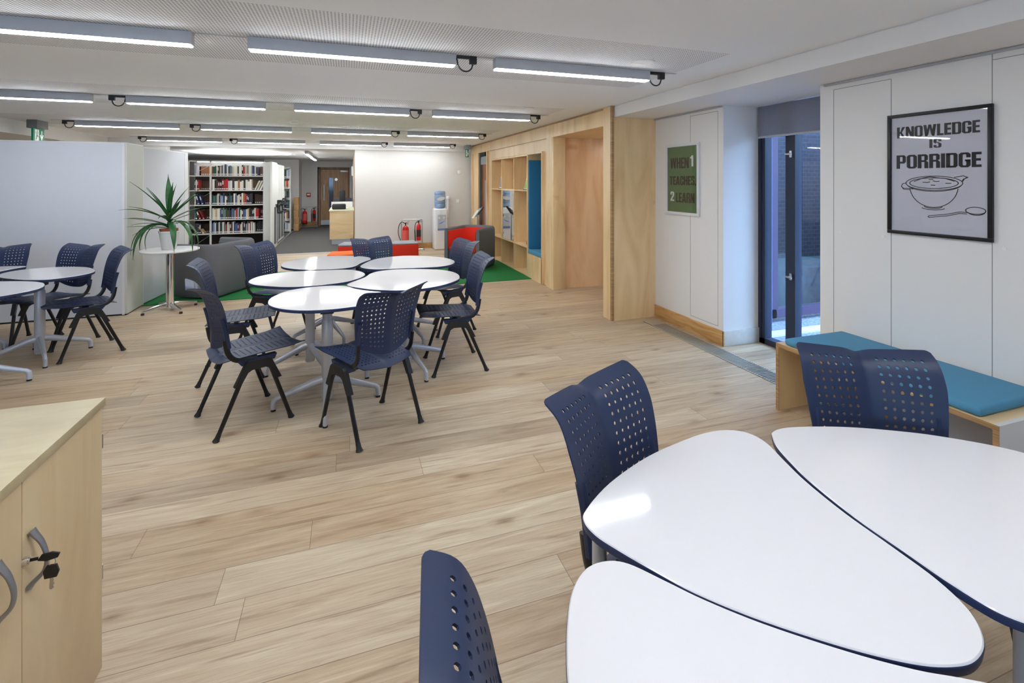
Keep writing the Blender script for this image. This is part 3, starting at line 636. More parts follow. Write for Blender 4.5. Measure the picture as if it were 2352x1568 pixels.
# ------------------------------------------------------------------ chairs
PROF = [(-.150, .515), (-.148, .60), (-.160, .70), (-.178, .79), (-.203, .865), (-.235, .915), (-.292, .948)]
def prof(t):
    n = len(PROF) - 1; x = t * n; i = min(int(x), n - 1); f = x - i
    g = lambda j: PROF[max(0, min(n, j))]
    return tuple(.5 * ((2 * b) + (-a + c) * f + (2 * a - 5 * b + 4 * c - d) * f * f + (-a + 3 * b - 3 * c + d) * f ** 3) for a, b, c, d in zip(g(i - 1), g(i), g(i + 1), g(i + 2)))
TT = []
_l = [0]; _p = prof(0)
for i in range(1, 201):
    q = prof(i / 200); _l.append(_l[-1] + hypot(q[0] - _p[0], q[1] - _p[1])); _p = q
def t_of(s):  # arc fraction -> param
    tgt = s * _l[-1]
    for i, v in enumerate(_l):
        if v >= tgt: return i / 200
    return 1
def holed(P, s_cols, t_rows, thick, name, m_, parent):
    """P(s,t)->point. s_cols: list of (position, is_hole_cell_start). cells flagged are 2 half steps wide."""
    S, SH = s_cols; T_, TH = t_rows
    idx = {}; mb = MB()
    def vid(s, t):
        k = (round(s, 6), round(t, 6))
        if k not in idx: idx[k] = len(mb.v); mb.v.append(tuple(P(s, t)))
        return idx[k]
    faces = []
    i = 0
    cellS = []
    for a, b, hs in S:
        cellS.append((a, (a + b) / 2, b, hs))
    cellT = [(a, (a + b) / 2, b, ht) for a, b, ht in T_]
    for (s0, sm, s1, hs) in cellS:
        for (t0, tm, t1, ht) in cellT:
            if hs and ht:
                B = [(s0, t0), (sm, t0), (s1, t0), (s1, tm), (s1, t1), (sm, t1), (s0, t1), (s0, tm)]
                rs = (s1 - s0) * SH; rt = (t1 - t0) * TH
                I = [(sm + rs * cos(a), tm + rt * sin(a)) for a in [radians(225 + 45 * k) for k in range(8)]]
                bi = [vid(*p) for p in B]; ii = [vid(*p) for p in I]
                for k in range(8): faces.append((bi[k], bi[(k + 1) % 8], ii[(k + 1) % 8], ii[k]))
            else:
                for (a, b) in ((s0, sm), (sm, s1)):
                    for (c, d) in ((t0, tm), (tm, t1)): faces.append((vid(a, c), vid(b, c), vid(b, d), vid(a, d)))
    mb.f = faces; mb.m = [0] * len(faces)
    me = bpy.data.meshes.new(name); me.from_pydata(mb.v, [], mb.f); me.materials.append(M[m_])
    me.polygons.foreach_set('use_smooth', [True] * len(me.polygons)); me.update()
    o = bpy.data.objects.new(name, me); COL.objects.link(o)
    so = o.modifiers.new('thickness', 'SOLIDIFY'); so.thickness = thick; so.offset = 0
    es = o.modifiers.new('edges', 'EDGE_SPLIT'); es.split_angle = radians(45)
    dg = bpy.context.evaluated_depsgraph_get(); me2 = bpy.data.meshes.new_from_object(o.evaluated_get(dg)); o.modifiers.clear(); o.data = me2
    o.parent = parent; return o
# columns across half width .235 (normalised to s in -1..1): margins and six hole cells per lobe
HW = .235
edges = [0, .034] + [.034 + .0278 * k for k in range(1, 7)] + [.235]
Scol = []
for a, b, k in [(edges[i], edges[i + 1], i) for i in range(len(edges) - 1)]:
    hole = 1 <= k <= 6
    if hole: Scol += [(a / HW, b / HW, 1), (-b / HW, -a / HW, 1)]
    else:
        m3 = (a + b) / 2
        Scol += [(a / HW, m3 / HW, 0), (m3 / HW, b / HW, 0), (-m3 / HW, -a / HW, 0), (-b / HW, -m3 / HW, 0)]
def rows(n, m0, m1):
    out = [(0, m0 / 2, 0), (m0 / 2, m0, 0)]; st = (1 - m0 - m1) / n
    out += [(m0 + st * k, m0 + st * (k + 1), 1) for k in range(n)]
    out += [(1 - m1, 1 - m1 * .5, 0), (1 - m1 * .5, 1, 0)]; return out
def backP(s, t):
    a = abs(s); c = max(0, (a - .90) / .10)
    te = t * (1 - .030 * c ** 2.6 * t ** 2)
    y, z = prof(t_of(te))
    hw = lerp(.205, .237, min(1, t * 1.5)) if t < .67 else .237
    hw -= .004 * c * t ** 6
    z += (1 - t) ** 3 * .075 * a ** 2
    z -= t ** 4 * (.027 * (1 - a) ** 1.15 + .009 * math.exp(-(a * 8) ** 2))
    y -= .044 * (1 - math.sqrt(a * a + .0012)) + .003
    return (s * hw, y, z)
def seatP(s, t):
    a = abs(s); y = lerp(-.185, .315, t)
    z = .466 + .022 * t + .012 * max(0, (t - .8) / .2) * a ** 2 - .006 * (1 - a)
    z -= .030 * max(0, (.16 - t) / .16) ** 2 * (.4 + .6 * (1 - a ** 2)) - .0
    z -= .016 * max(0, (t - .86) / .14) ** 2 * (1 - a ** 3)
    hw = lerp(.205, .232, max(0, (t - .35) / .65) ** 1.5) 
    hw -= .03 * max(0, (.2 - t) / .2) ** 2
    y += .012 * (1 - a ** 2) * (t * 2 - 1) * (1 if t < .5 else -.2)
    z -= .004 * math.exp(-(a * 9) ** 2)
    return (s * hw, y, z)
def make_chair():
    r = thing('stacking_chair', '', 'chair')
    holed(backP, (Scol, .21), (rows(13, .07, .095), .20), .005, 'backrest', 'navy', r)
    holed(seatP, (Scol, .20), (rows(13, .07, .09), .18), .005, 'seat', 'navy', r)
    for s in (-1, 1):
        pts = catmull([(s * .196, .02, .448), (s * .198, -.06, .452), (s * .199, -.115, .470), (s * .199, -.150, .515), (s * .199, -.165, .585), (s * .199, -.176, .66), (s * .199, -.196, .74)], 4, False)
        MB().tube(pts[:18], [.017] * 18, 8, sq=(.62, 1), up=(1, 0, 0)).build('back_support', 'black', r, smooth=True)
        MB().tube([(p[0], p[1] + .012, p[2]) for p in pts[14:]], [.017] * len(pts[14:]), 8, sq=(.8, .9), up=(1, 0, 0)).build('support_sleeve', 'navy', r, smooth=True)
        sv = [(-.10, .452), (.14, .452), (.125, .418), (-.075, .418)]
        MB().prism(sv, s * .165, s * .209, 0, lambda u, v, q: (q, u, v)).build('seat_rail', 'navy', r)
        # leg bracket: an upside-down U of black plastic
        b = MB(); x0_, x1_ = s * .207, s * .238
        outer = [(-.125, .300), (-.060, .430), (-.045, .444), (.085, .444), (.100, .430), (.160, .300), (.128, .296), (.085, .375), (.060, .388), (-.020, .388), (-.045, .375), (-.092, .296)]
        quads = [[0, 1, 10, 11], [1, 2, 9, 10], [2, 3, 8, 9], [3, 4, 7, 8], [4, 5, 6, 7]]
        for q in quads: b.prism([outer[k] for k in q], x0_, x1_, 0, lambda u, v, w_: (w_, u, v))
        b.build('leg_bracket', 'blackp', r)
        for f in (-1, 1):
            top = Vector((s * .2225, (-.045 if f < 0 else .082), .42)); foot = Vector((s * .228, f * .225, .0))
            d = (foot - top); pts = [top, top + d * .92, top + d * .925, foot]
            lg = MB().tube([top, top + d * .93], [.0145, .0135], 10).build('leg', 'black', r, smooth=True)
            MB().tube([top + d * .90, top + d * .955, top + d * .985, (foot.x, foot.y, .0)], [.0145, .0155, .020, .022], 10).build('foot', 'blackp', lg, smooth=True)
    MB().box(-.21, .21, .0, .035, .392, .425).build('crossbar', 'black', r)
    return r
proto_chair = make_chair(); used = [False]
def chair(x, y, fx, fy, label, group):
    c = proto_chair if not used[0] else copy_tree(proto_chair); used[0] = True
    c.location = (x, y, 0); c.rotation_euler = (0, 0, atan2(fy, fx) - pi / 2)
    c['label'] = label; c['group'] = group
G1, G2, G3 = 'navy chairs around the middle tables', 'navy chairs around the left tables', 'navy chairs around the foreground tables'
chair(-.667, 3.696, .896, .444, 'navy perforated chair at front left of the middle tables, nearest on that side', G1)
chair(-.902, 4.585, .996, .09, 'navy perforated chair on the left of the middle tables, directly behind the front left one', G1)
chair(-.722, 5.57, .83, -.56, 'navy perforated chair in front of the grey felt sofa, back left of the middle tables', G1)
chair(.335, 5.59, .318, -.948, 'navy perforated chair beyond the middle tables, in front of the red stools', G1)
chair(1.011, 5.214, -.95, -.31, 'navy perforated chair at the back right of the middle tables, by the red tub armchair', G1)
chair(.888, 4.167, -1, 0, 'navy perforated chair side-on at the right end of the middle tables', G1)
chair(.15, 3.31, -.5, .866, 'navy perforated chair with its back to the camera at the front of the middle tables', G1)
chair(-3.32, 6.10, .17, -.985, 'navy chair cut by the left edge of the photo, behind the left tables', G2)
chair(-2.73, 5.97, -.48, -.877, 'navy chair with its front to the camera behind the left tables, before the whiteboard', G2)
chair(-2.322, 5.594, -.85, -.52, 'navy chair side-on at the right end of the left tables', G2)
chair(.889, 1.174, .463, -.886, 'navy chair at the left corner of the foreground white tables', G3)
chair(1.764, 1.113, -.517, -.856, 'navy chair between the foreground white table and the blue cushioned bench', G3)
chair(.425, .635, 1, .02, 'navy chair at the bottom edge of the photo, only its backrest in view', G3)

# ------------------------------------------------------------------ tables
def tabletop(name, pts, z, parent, thick=.026, origin=(0, 0)):
    P = catmull([(p[0] - origin[0], p[1] - origin[1]) for p in pts], 5)
    area = sum(a[0] * b[1] - b[0] * a[1] for a, b in zip(P, P[1:] + P[:1]))
    if area < 0: P.reverse()
    n = len(P)
    def inset(d):
        out = []
        for i in range(n):
            a, b, c = P[i - 1], P[i], P[(i + 1) % n]; tx, ty = c[0] - a[0], c[1] - a[1]; l = hypot(tx, ty) or 1
            out.append((b[0] - ty / l * d, b[1] + tx / l * d))
        return out
    rings = [(.010, z - thick, 1), (.002, z - thick + .004, 1), (0, z - .006, 1), (.0012, z - .0025, 0), (.004, z, 0)]
    vs = []; 
    for d, zz, _ in rings: vs += [(x, y, zz) for x, y in inset(d)]
    mb = MB()
    fs = []; ms = []
    for k in range(len(rings) - 1):
        for i in range(n):
            j = (i + 1) % n; fs.append((k * n + i, k * n + j, (k + 1) * n + j, (k + 1) * n + i)); ms.append(1 if k < 2 else (1 if k == 2 else 0))
    fs.append(tuple(reversed(range(n)))); ms.append(1); fs.append(tuple((len(rings) - 1) * n + i for i in range(n))); ms.append(0)
    mb.v = vs; mb.f = fs; mb.m = ms
    return mb.build(name, ['top', 'edge'], parent, smooth=True, ang=30)
def pedestal(t, cx_, cy_, ang, ztop, R_=.352):
    MB().lathe([(.036, .045), (.038, .05), (.038, .60), (.036, .61)], (cx_, cy_, 0), 24).build('column', 'alu', t, smooth=True)
    MB().lathe([(.033, .60), (.033, ztop - .04)], (cx_, cy_, 0), 20).build('inner_column', 'alu', t, smooth=True)
    MB().box(cx_ - .09, cx_ + .09, cy_ - .06, cy_ + .06, ztop - .045, ztop - .027).box(cx_ - .045, cx_ + .045, cy_ - .045, cy_ + .045, ztop - .10, ztop - .04).build('tilt_mechanism', 'blackp', t, bevel=.004)
    for k in range(4):
        a = radians(ang) + k * pi / 2; d = (cos(a), sin(a))
        pt = lambda r, zz: (cx_ + d[0] * r, cy_ + d[1] * r, zz)
        lg = MB().tube([pt(.02, .180), pt(.07, .170), pt(R_ - .05, .093), pt(R_ - .018, .083), pt(R_ - .003, .068), pt(R_, .045), pt(R_, .012)], [.030, .028, .0185, .018, .0185, .0185, .0185], 10, sq=(1.0, .85)).build('leg', 'alu', t, smooth=True)
        MB().lathe([(.017, 0), (.017, .014)], pt(R_, 0), 12).build('glide', 'blackp', lg, smooth=True)
TZ = .755
TABS = {
 'T1': [(-.531, 3.76), (-.525, 3.90), (-.45, 4.077), (-.34, 4.155), (-.20, 4.185), (-.08, 4.165), (0, 4.105), (.055, 4.00), (.14, 3.90), (.25, 3.80), (.32, 3.68), (.29, 3.56), (.19, 3.475), (.02, 3.43), (-.131, 3.412), (-.28, 3.442), (-.409, 3.52), (-.50, 3.64)],
 'T5': [(-.006, 4.20), (.07, 4.33), (.145, 4.46), (.19, 4.60), (.27, 4.70), (.407, 4.745), (.602, 4.715), (.80, 4.62), (.91, 4.49), (.948, 4.351), (.943, 4.224), (.90, 4.09), (.793, 3.964), (.657, 3.87), (.486, 3.825), (.33, 3.85), (.18, 3.93), (.08, 4.03), (.01, 4.12)],
 'T2': [(-.795, 4.571), (-.775, 4.727), (-.705, 4.85), (-.577, 4.93), (-.435, 4.945), (-.238, 4.925), (-.037, 4.895), (.06, 4.83), (.125, 4.72), (.150, 4.60), (.122, 4.48), (.06, 4.38), (-.032, 4.295), (-.203, 4.235), (-.368, 4.228), (-.494, 4.258), (-.626, 4.34), (-.735, 4.434)],
 'T3': [(-.64, 5.36), (-.625, 5.54), (-.51, 5.72), (-.36, 5.81), (-.18, 5.85), (-.02, 5.81), (.12, 5.72), (.22, 5.60), (.235, 5.46), (.17, 5.33), (.12, 5.22), (.085, 5.11), (.04, 5.03), (-.05, 4.975), (-.188, 4.965), (-.364, 5.005), (-.495, 5.102), (-.595, 5.22)],
 'T4': [(.115, 5.04), (.15, 5.17), (.20, 5.30), (.26, 5.42), (.34, 5.50), (.47, 5.57), (.62, 5.585), (.78, 5.53), (.93, 5.41), (1.035, 5.25), (1.072, 5.07), (1.04, 4.93), (.96, 4.82), (.84, 4.765), (.70, 4.765), (.537, 4.785), (.37, 4.80), (.24, 4.83), (.15, 4.92)],
}
PED = {'T1': (-.14, 3.72, 0), 'T5': (.48, 4.21, 19), 'T2': (-.31, 4.53, 23), 'T3': (-.19, 5.33, 26), 'T4': (.57, 5.05, 21)}
LBL = {'T1': 'white petal-shaped table with navy edge, nearest the camera in the middle cluster', 'T5': 'white petal-shaped table at the right of the middle cluster, nearer of the right pair',
       'T2': 'white petal-shaped table at the left of the middle cluster, before the grey sofa', 'T3': 'white petal-shaped table at the back left of the middle cluster', 'T4': 'white petal-shaped table at the back right of the middle cluster'}
for k, pts in TABS.items():
    px_, py_, an = PED[k]
    t = thing('petal_table', LBL[k], 'table', (px_, py_, 0), 0, 'petal tables in the middle cluster')
    tabletop('table_top', pts, TZ, t, origin=(px_, py_)); pedestal(t, 0, 0, an, TZ)
LT = {
 'La': ([(-2.72, 5.953), (-2.508, 5.895), (-2.387, 5.80), (-2.29, 5.66), (-2.246, 5.53), (-2.262, 5.41), (-2.329, 5.308), (-2.45, 5.225), (-2.60, 5.26), (-2.76, 5.36), (-2.90, 5.48), (-2.99, 5.63), (-2.995, 5.80), (-2.89, 5.92)], (-2.64, 5.515, 31), 'white petal-shaped table of the left cluster, its rounded tip pointing at the plant stand'),
 'Lb': ([(-2.90, 5.27), (-2.70, 5.235), (-2.53, 5.17), (-2.415, 5.08), (-2.35, 4.98), (-2.31, 4.85), (-2.323, 4.729), (-2.42, 4.575), (-2.58, 4.47), (-2.78, 4.45), (-2.98, 4.55), (-3.10, 4.75), (-3.13, 4.98), (-3.05, 5.17)], (-2.77, 4.87, 8), 'white petal-shaped table nearest the camera at the left edge of the photo'),
 'Lc': ([(-3.02, 6.08), (-3.06, 6.0), (-3.09, 5.85), (-3.10, 5.65), (-3.16, 5.50), (-3.30, 5.42), (-3.50, 5.42), (-3.70, 5.52), (-3.82, 5.70), (-3.80, 5.90), (-3.68, 6.05), (-3.45, 6.16), (-3.2, 6.17), (-3.06, 6.13)], (-3.42, 5.78, 20), 'white petal-shaped table mostly cut off by the left edge, behind the others'),
}
for k, (pts, pe, lb_) in LT.items():
    t = thing('petal_table', lb_, 'table', (pe[0], pe[1], 0), 0, 'petal tables in the left cluster')
    tabletop('table_top', pts, TZ, t, origin=pe[:2]); pedestal(t, 0, 0, pe[2], TZ)
# foreground tables on straight legs
NZ = .73
NT = {
 'A': ([(.572, 1.115), (.60, 1.155), (.713, 1.232), (.885, 1.308), (1.047, 1.351), (1.175, 1.371), (1.265, 1.360), (1.315, 1.318), (1.322, 1.25), (1.290, 1.15), (1.260, 1.05), (1.238, .92), (1.231, .80), (1.222, .70), (1.194, .625), (1.142, .578), (1.08, .560), (1.026, .567), (.966, .593), (.883, .652), (.776, .749), (.695, .843), (.646, .923), (.606, .995), (.576, 1.06)],
       [(.62, 1.118), (1.25, 1.29), (1.09, .63)], 'white rounded triangular table in the foreground, whole top in view'),
 'B': ([(1.375, 1.282), (1.40, 1.302), (1.454, 1.309), (1.55, 1.288), (1.68, 1.240), (1.80, 1.175), (1.91, 1.10), (2.03, .98), (2.08, .86), (2.05, .75), (1.94, .66), (1.78, .59), (1.60, .545), (1.42, .535), (1.30, .555), (1.248, .60), (1.235, .68), (1.238, .78), (1.243, .90), (1.266, 1.04), (1.297, 1.14), (1.333, 1.225)],
       [(1.42, 1.22), (1.85, .67), (1.36, .62)], 'white rounded triangular table at the right foreground, nearer the blue bench'),
 'C': ([(.345, .70), (.360, .763), (.402, .856), (.450, .932), (.505, .977), (.560, .983), (.607, .959), (.659, .889), (.704, .826), (.777, .743), (.877, .651), (.959, .588), (1.02, .552), (1.075, .515), (1.12, .46), (1.12, .38), (1.05, .30), (.92, .24), (.76, .21), (.60, .23), (.47, .32), (.385, .45), (.345, .58)],
       [(.52, .90), (1.03, .42), (.50, .42)], 'white rounded triangular table in the foreground, cut by the bottom edge'),
}
for k, (pts, legs, lb_) in NT.items():
    cx_, cy_ = sum(p[0] for p in pts) / len(pts), sum(p[1] for p in pts) / len(pts)
    t = thing('triangular_table', lb_, 'table', (cx_, cy_, 0), 0, 'triangular tables in the foreground')
    tabletop('table_top', pts, NZ, t, origin=(cx_, cy_))
    for lx, ly in legs:
        lg = MB().lathe([(.019, .02), (.019, NZ - .026)], (lx - cx_, ly - cy_, 0), 20).build('leg', 'alu', t, smooth=True)
        MB().lathe([(.02, 0), (.02, .022)], (lx - cx_, ly - cy_, 0), 16).build('glide', 'blackp', lg, smooth=True)

# ------------------------------------------------------------------ bench
bn = thing('plywood_bench', 'open plywood bench with blue cushion below the KNOWLEDGE poster', 'bench', (2.85, 2.0, 0))
th = .024
MB().box(0, .575, .596, .62, 0, .467).build('side_panel', 'ply2', bn)
o_ = MB().box(0, .575, -.61, -.586, 0, .467).build('side_panel', mat('pale_bench_end', (214, 214, 214), .5), bn); o_['label'] = 'pale grey end panel'
MB().box(0, .575, -.586, .596, .443, .467).build('seat_board', 'ply', bn)
MB().box(-.002, .001, -.61, .62, .443, .467).box(-.002, .001, -.61, -.586, 0, .443).box(-.002, .001, .596, .62, 0, .443).build('ply_edging', 'plyedge', bn)
MB().box(.012, .56, -.535, .565, .468, .513).build('cushion', 'bblue', bn, bevel=.018)
MB().box(.30, .32, -.586, .20, .16, .443).build('inner_panel', mat('grey_perspex', (150, 150, 156), .2), bn)
MB().box(.20, .34, -.56, .1, .05, .07).build('lower_rail', 'paperw', bn)
tag(MB().box(XW - .01, XW - .001, 1.52, 1.60, .28, .36).build('wall_socket', 'zinc'), 'grey wall socket low on the right wall under the bench', 'socket')

# ------------------------------------------------------------------ maple cabinet, lower left
cb = thing('maple_cabinet', 'maple laminate two-door cabinet in the lower left corner', 'cabinet', (-.735, 1.868, 0))
TH = .914
MB().box(-.60, .006, -1.62, .003, TH - .026, TH).build('worktop', 'mapletop', cb, bevel=.002)
MB().box(-.58, -.02, -1.60, -.004, .06, TH - .028).build('carcass', 'maple', cb)
MB().box(-.56, -.05, -1.58, -.03, 0, .06).build('plinth', 'maple', cb)
yy_ = -.402
def handle(parent, y, z):
    pts = catmull([(.004, y + .004, z + .066), (.012, y + .003, z + .055), (.026, y + .002, z + .032), (.036, y - .0, z - .004), (.031, y + .0, z - .035), (.012, y - .003, z - .056), (.004, y - .004, z - .066)], 4, False)
    n = len(pts); rad = [lerp(.013, .008, sin(pi * i / (n - 1))) for i in range(n)]
    return MB().tube(pts, rad, 8, sq=(1.0, .55), up=(0, 1, 0)).build('handle', mat('satin_handle', (142, 143, 146), .35, metal=.6), parent, smooth=True)
da = MB().box(-.019, 0, yy_ + .0015, -.006, .065, TH - .03).build('door', 'maple', cb, bevel=.0015)
db = MB().box(-.019, 0, yy_ - .45, yy_ - .0015, .065, TH - .03).build('door', 'maple', cb, bevel=.0015)
handle(da, -.378, .682); handle(db, -.502, .694)
MB().tube([(0, -.396, .690), (.010, -.396, .690)], .010, 14).tube([(.010, -.396, .690), (.014, -.396, .690)], .007, 14).build('lock', 'chrome', da, smooth=True)
for z in (.775, .36): MB().tube([(-.008, .005, z - .022), (-.008, .005, z + .022)], .0062, 10).build('hinge', 'steel', da, smooth=True)
ks = thing('key_set', 'black headed keys hanging from the lock of the maple cabinet', 'keys', (-.735 + .014, 1.868 - .396, .690))
kf = lambda u, v, q: (u, q, v)
MB().box(0, .014, -.001, .001, -.004, .004).prism([(.012, -.005), (.030, -.010), (.052, -.006), (.056, .004), (.040, .010), (.020, .008)], -.002, .003, 0, kf).build('key_head', 'blackp', ks, bevel=.001)
MB().tube([(.040 + .007 * cos(a), .0, -.014 + .010 * sin(a)) for a in [k * pi / 6 for k in range(13)]], .0011, 6).build('key_ring', 'steel', ks, smooth=True)
MB().prism([(.026, -.052), (.050, -.052), (.055, -.038), (.050, -.021), (.030, -.021), (.023, -.034)], -.003, .002, 0, kf).build('hanging_key_head', 'blackp', ks, bevel=.001)
MB().prism([(.035, -.078), (.039, -.081), (.044, -.077), (.042, -.071), (.045, -.068), (.042, -.063), (.044, -.059), (.042, -.05), (.036, -.05)], -.001, .001, 0, kf).build('key_blade', 'steel', ks)

# ------------------------------------------------------------------ whiteboard partition
pt = thing('whiteboard_partition', 'tall glossy whiteboard partition standing behind the left tables', 'partition', (-3.6, 6.95, 0))
bx_ = lambda x0, x1, y0, y1, z0, z1: (x0 + 3.6, x1 + 3.6, y0 - 6.95, y1 - 6.95, z0, z1)
MB().box(*bx_(-5.4, -2.535, 6.945, 7.0, .02, 2.05)).build('front_board', 'board', pt)
MB().box(*bx_(-5.4, -2.5, 6.94, 7.44, 2.05, 2.062)).box(*bx_(-2.545, -2.52, 6.938, 6.96, .01, 2.055)).build('frame', 'boardf', pt)
MB().box(*bx_(-2.55, -2.50, 6.95, 7.43, .015, 2.05)).build('end_panel', 'postg', pt)
MB().box(*bx_(-5.4, -2.51, 6.95, 7.02, 0, .02)).box(*bx_(-2.56, -2.51, 6.95, 7.43, 0, .015)).build('base_rail', 'blackp', pt)
p2 = thing('whiteboard_partition', 'glossy whiteboard partition leading away behind the yucca plant', 'partition', (-2.46, 8.1, 0), radians(-5.5))
MB().box(-.03, .02, -.66, .70, .02, 2.03).build('board', 'board', p2)
MB().box(-.035, .024, -.675, -.655, .0, 2.045).box(-.035, .024, .60, .70, 0, 2.04).box(-.035, .024, -.66, .70, 2.03, 2.045).box(.0, .024, .58, .6, .3, 2.0).build('frame', 'boardf', p2)

# ------------------------------------------------------------------ rug
tag(MB().box(-2.62, 2.855, 7.38, 9.35, 0, .008).build('green_rug', 'green'), 'bright green carpet on the floor between the grey sofa and the bookcase', 'rug')

# ------------------------------------------------------------------ plant stand and yucca
pst = thing('cafe_table', 'small round white table on a chrome column, carrying the yucca', 'table', (-2.09, 7.05, 0))
MB().lathe([(.0, .735), (.302, .735), (.31, .742), (.31, .753), (.306, .758), (0, .758)], (0, 0, 0), 48).build('table_top', mat('white_round_top', (232, 232, 230), .25), pst, smooth=True)
MB().lathe([(.045, .03), (.045, .735)], (0, 0, 0), 28).build('column', 'chrome', pst, smooth=True)
for k in range(4):
    a = radians(-48 + 90 * k - 4); d = (cos(a), sin(a)); pt_ = lambda r, z: (d[0] * r, d[1] * r, z)
    lg = MB().tube([pt_(.02, .075), pt_(.08, .070), pt_(.30, .035)], [.034, .030, .018], 8, sq=(1, .7)).build('leg', 'chrome', pst, smooth=True)
    MB().lathe([(.018, 0), (.018, .022)], pt_(.29, 0), 10).build('glide', mat('dark_red_rubber', (60, 24, 28), .6), lg, smooth=True)
yp = thing('potted_yucca', 'spiky green yucca in a white pot on the round table', 'plant', (-2.10, 7.04, .758))
MB().lathe([(.070, 0), (.078, .01), (.104, .205), (.110, .21), (.110, .228), (.102, .228), (.098, .20)], (0, 0, 0), 32).build('pot', 'pot', yp, smooth=True)
MB().lathe([(.076, .14), (.092, .235), (.098, .237), (.098, .256), (.088, .256), (.086, .24)], (0, 0, 0), 28).build('inner_pot', 'terra', yp, smooth=True)
MB().lathe([(0, .236), (.088, .236), (.088, .24), (0, .245)], (0, 0, 0), 20).build('soil', 'soil', yp)
MB().tube([(0, 0, .23), (.005, .0, .33), (0, 0, .45)], [.02, .018, .012], 10).build('stem', mat('yucca_stem', (120, 104, 70), .8), yp, smooth=True)
# leaves: camera-right vector and depth vector of the stand, used only to lay the rosette out in 3D
def leaf(dx, dy, z0, L_, up, droop, w, early=False):
    """dx,dy: horizontal direction; up: start elevation (rad); droop: curvature"""
    n = 14; pts = []; p = Vector((0, 0, z0)); e = up; h = Vector((dx, dy, 0)).normalized(); st = L_ / n
    side = Vector((-h.y, h.x, 0)); vs = []; fs = []
    for i in range(n + 1):
        t = i / n; ww = w * (sin(pi * min(1, t * .9 + .12)) ** .7) * (1 - t ** 6) + .0008
        nrm = (h * -sin(e) + Vector((0, 0, cos(e))))
        a = p - side * ww / 2 + nrm * ww * .16; b = p; c = p + side * ww / 2 + nrm * ww * .16
        vs += [a, b - nrm * .001, c]
        p = p + (h * cos(e) + Vector((0, 0, sin(e)))) * st; e -= droop / n * ((1.9 - 1.8 * t) if early else (1.6 * t + .2))
    for i in range(n):
        for k in (0, 1): fs.append((i * 3 + k, i * 3 + k + 1, i * 3 + 4 + k, i * 3 + 3 + k))
    o = MB().add(vs, fs).build('leaf', 'leaf', yp, smooth=True, ang=80)
    so = o.modifiers.new('thickness', 'SOLIDIFY'); so.thickness = .0016; return o
CR = (.9469, -.3216); CD = (.3216, .9469)     # across and away, seen from the room
RL = [  # across, away, start height, length, elevation deg, droop, width
 (-.1, .1, .44, .40, 86, .1, .055), (-1, .1, .42, .46, 52, .25, .042), (-1, -.5, .40, .34, 60, .1, .040), (.35, -.3, .44, .34, 70, .15, .036), (.9, .5, .40, .44, 48, .1, .028),
 (1, -.2, .38, .46, 38, .1, .030), (1, -.8, .36, .42, 36, .25, .032), (-1, 0, .36, .42, 30, .75, .046), (-1, -.4, .30, .44, 22, .5, .034), (-1, .5, .30, .40, 18, .2, .018),
 (1, .3, .34, .40, 22, .1, .022), (1, .0, .30, .40, 12, .15, .020), (-1, -.1, .27, .40, 8, .2, .018), (-.8, -.7, .27, .36, 2, .7, .026), (-1, .3, .30, .36, 12, .5, .022),
 (-.5, -.8, .26, .40, 14, 2.5, .050), (-.25, -1, .27, .44, 20, 2.9, .058), (.6, -.8, .28, .46, 22, 2.5, .050), (1, -.3, .30, .48, 26, 2.1, .036), (1, .3, .29, .44, 16, 2.0, .040),
 (-.8, -.3, .25, .34, 0, 2.2, .042), (.6, .8, .35, .38, 30, .6, .034), (-.5, .9, .35, .38, 34, .5, .036), (.3, -1, .34, .28, 34, 1.3, .040), (.8, -.6, .32, .24, 30, 1.6, .036),
 (-.3, -.8, .38, .28, 58, .3, .038), (.5, .6, .42, .34, 62, .2, .034), (-.6, .7, .42, .34, 60, .2, .034), (.2, .4, .45, .30, 78, .1, .034)]
for a, d, z0, L_, up, dr_, w_ in RL:
    if a < -.45: d = -.9
    if dr_ >= 1.9: continue
    if up < 30: L_ *= .84
    leaf(a * CR[0] + d * CD[0], a * CR[1] + d * CD[1], z0, L_ * 1.24, radians(up), dr_ * 1.05, w_ * 1.3)

for a, d, z0, L_, up, w_ in ((-.72, -.62, .27, .62, 38, .072), (-.42, -.86, .26, .66, 36, .080), (-.95, -.35, .28, .56, 30, .060), (.62, -.66, .29, .60, 38, .070), (.95, -.25, .30, .64, 34, .058), (.92, .15, .31, .60, 32, .055), (-.9, -.5, .30, .50, 22, .040)):
    leaf(a * CR[0] + d * CD[0], a * CR[1] + d * CD[1], z0, L_, radians(up), 2.05, w_, True)

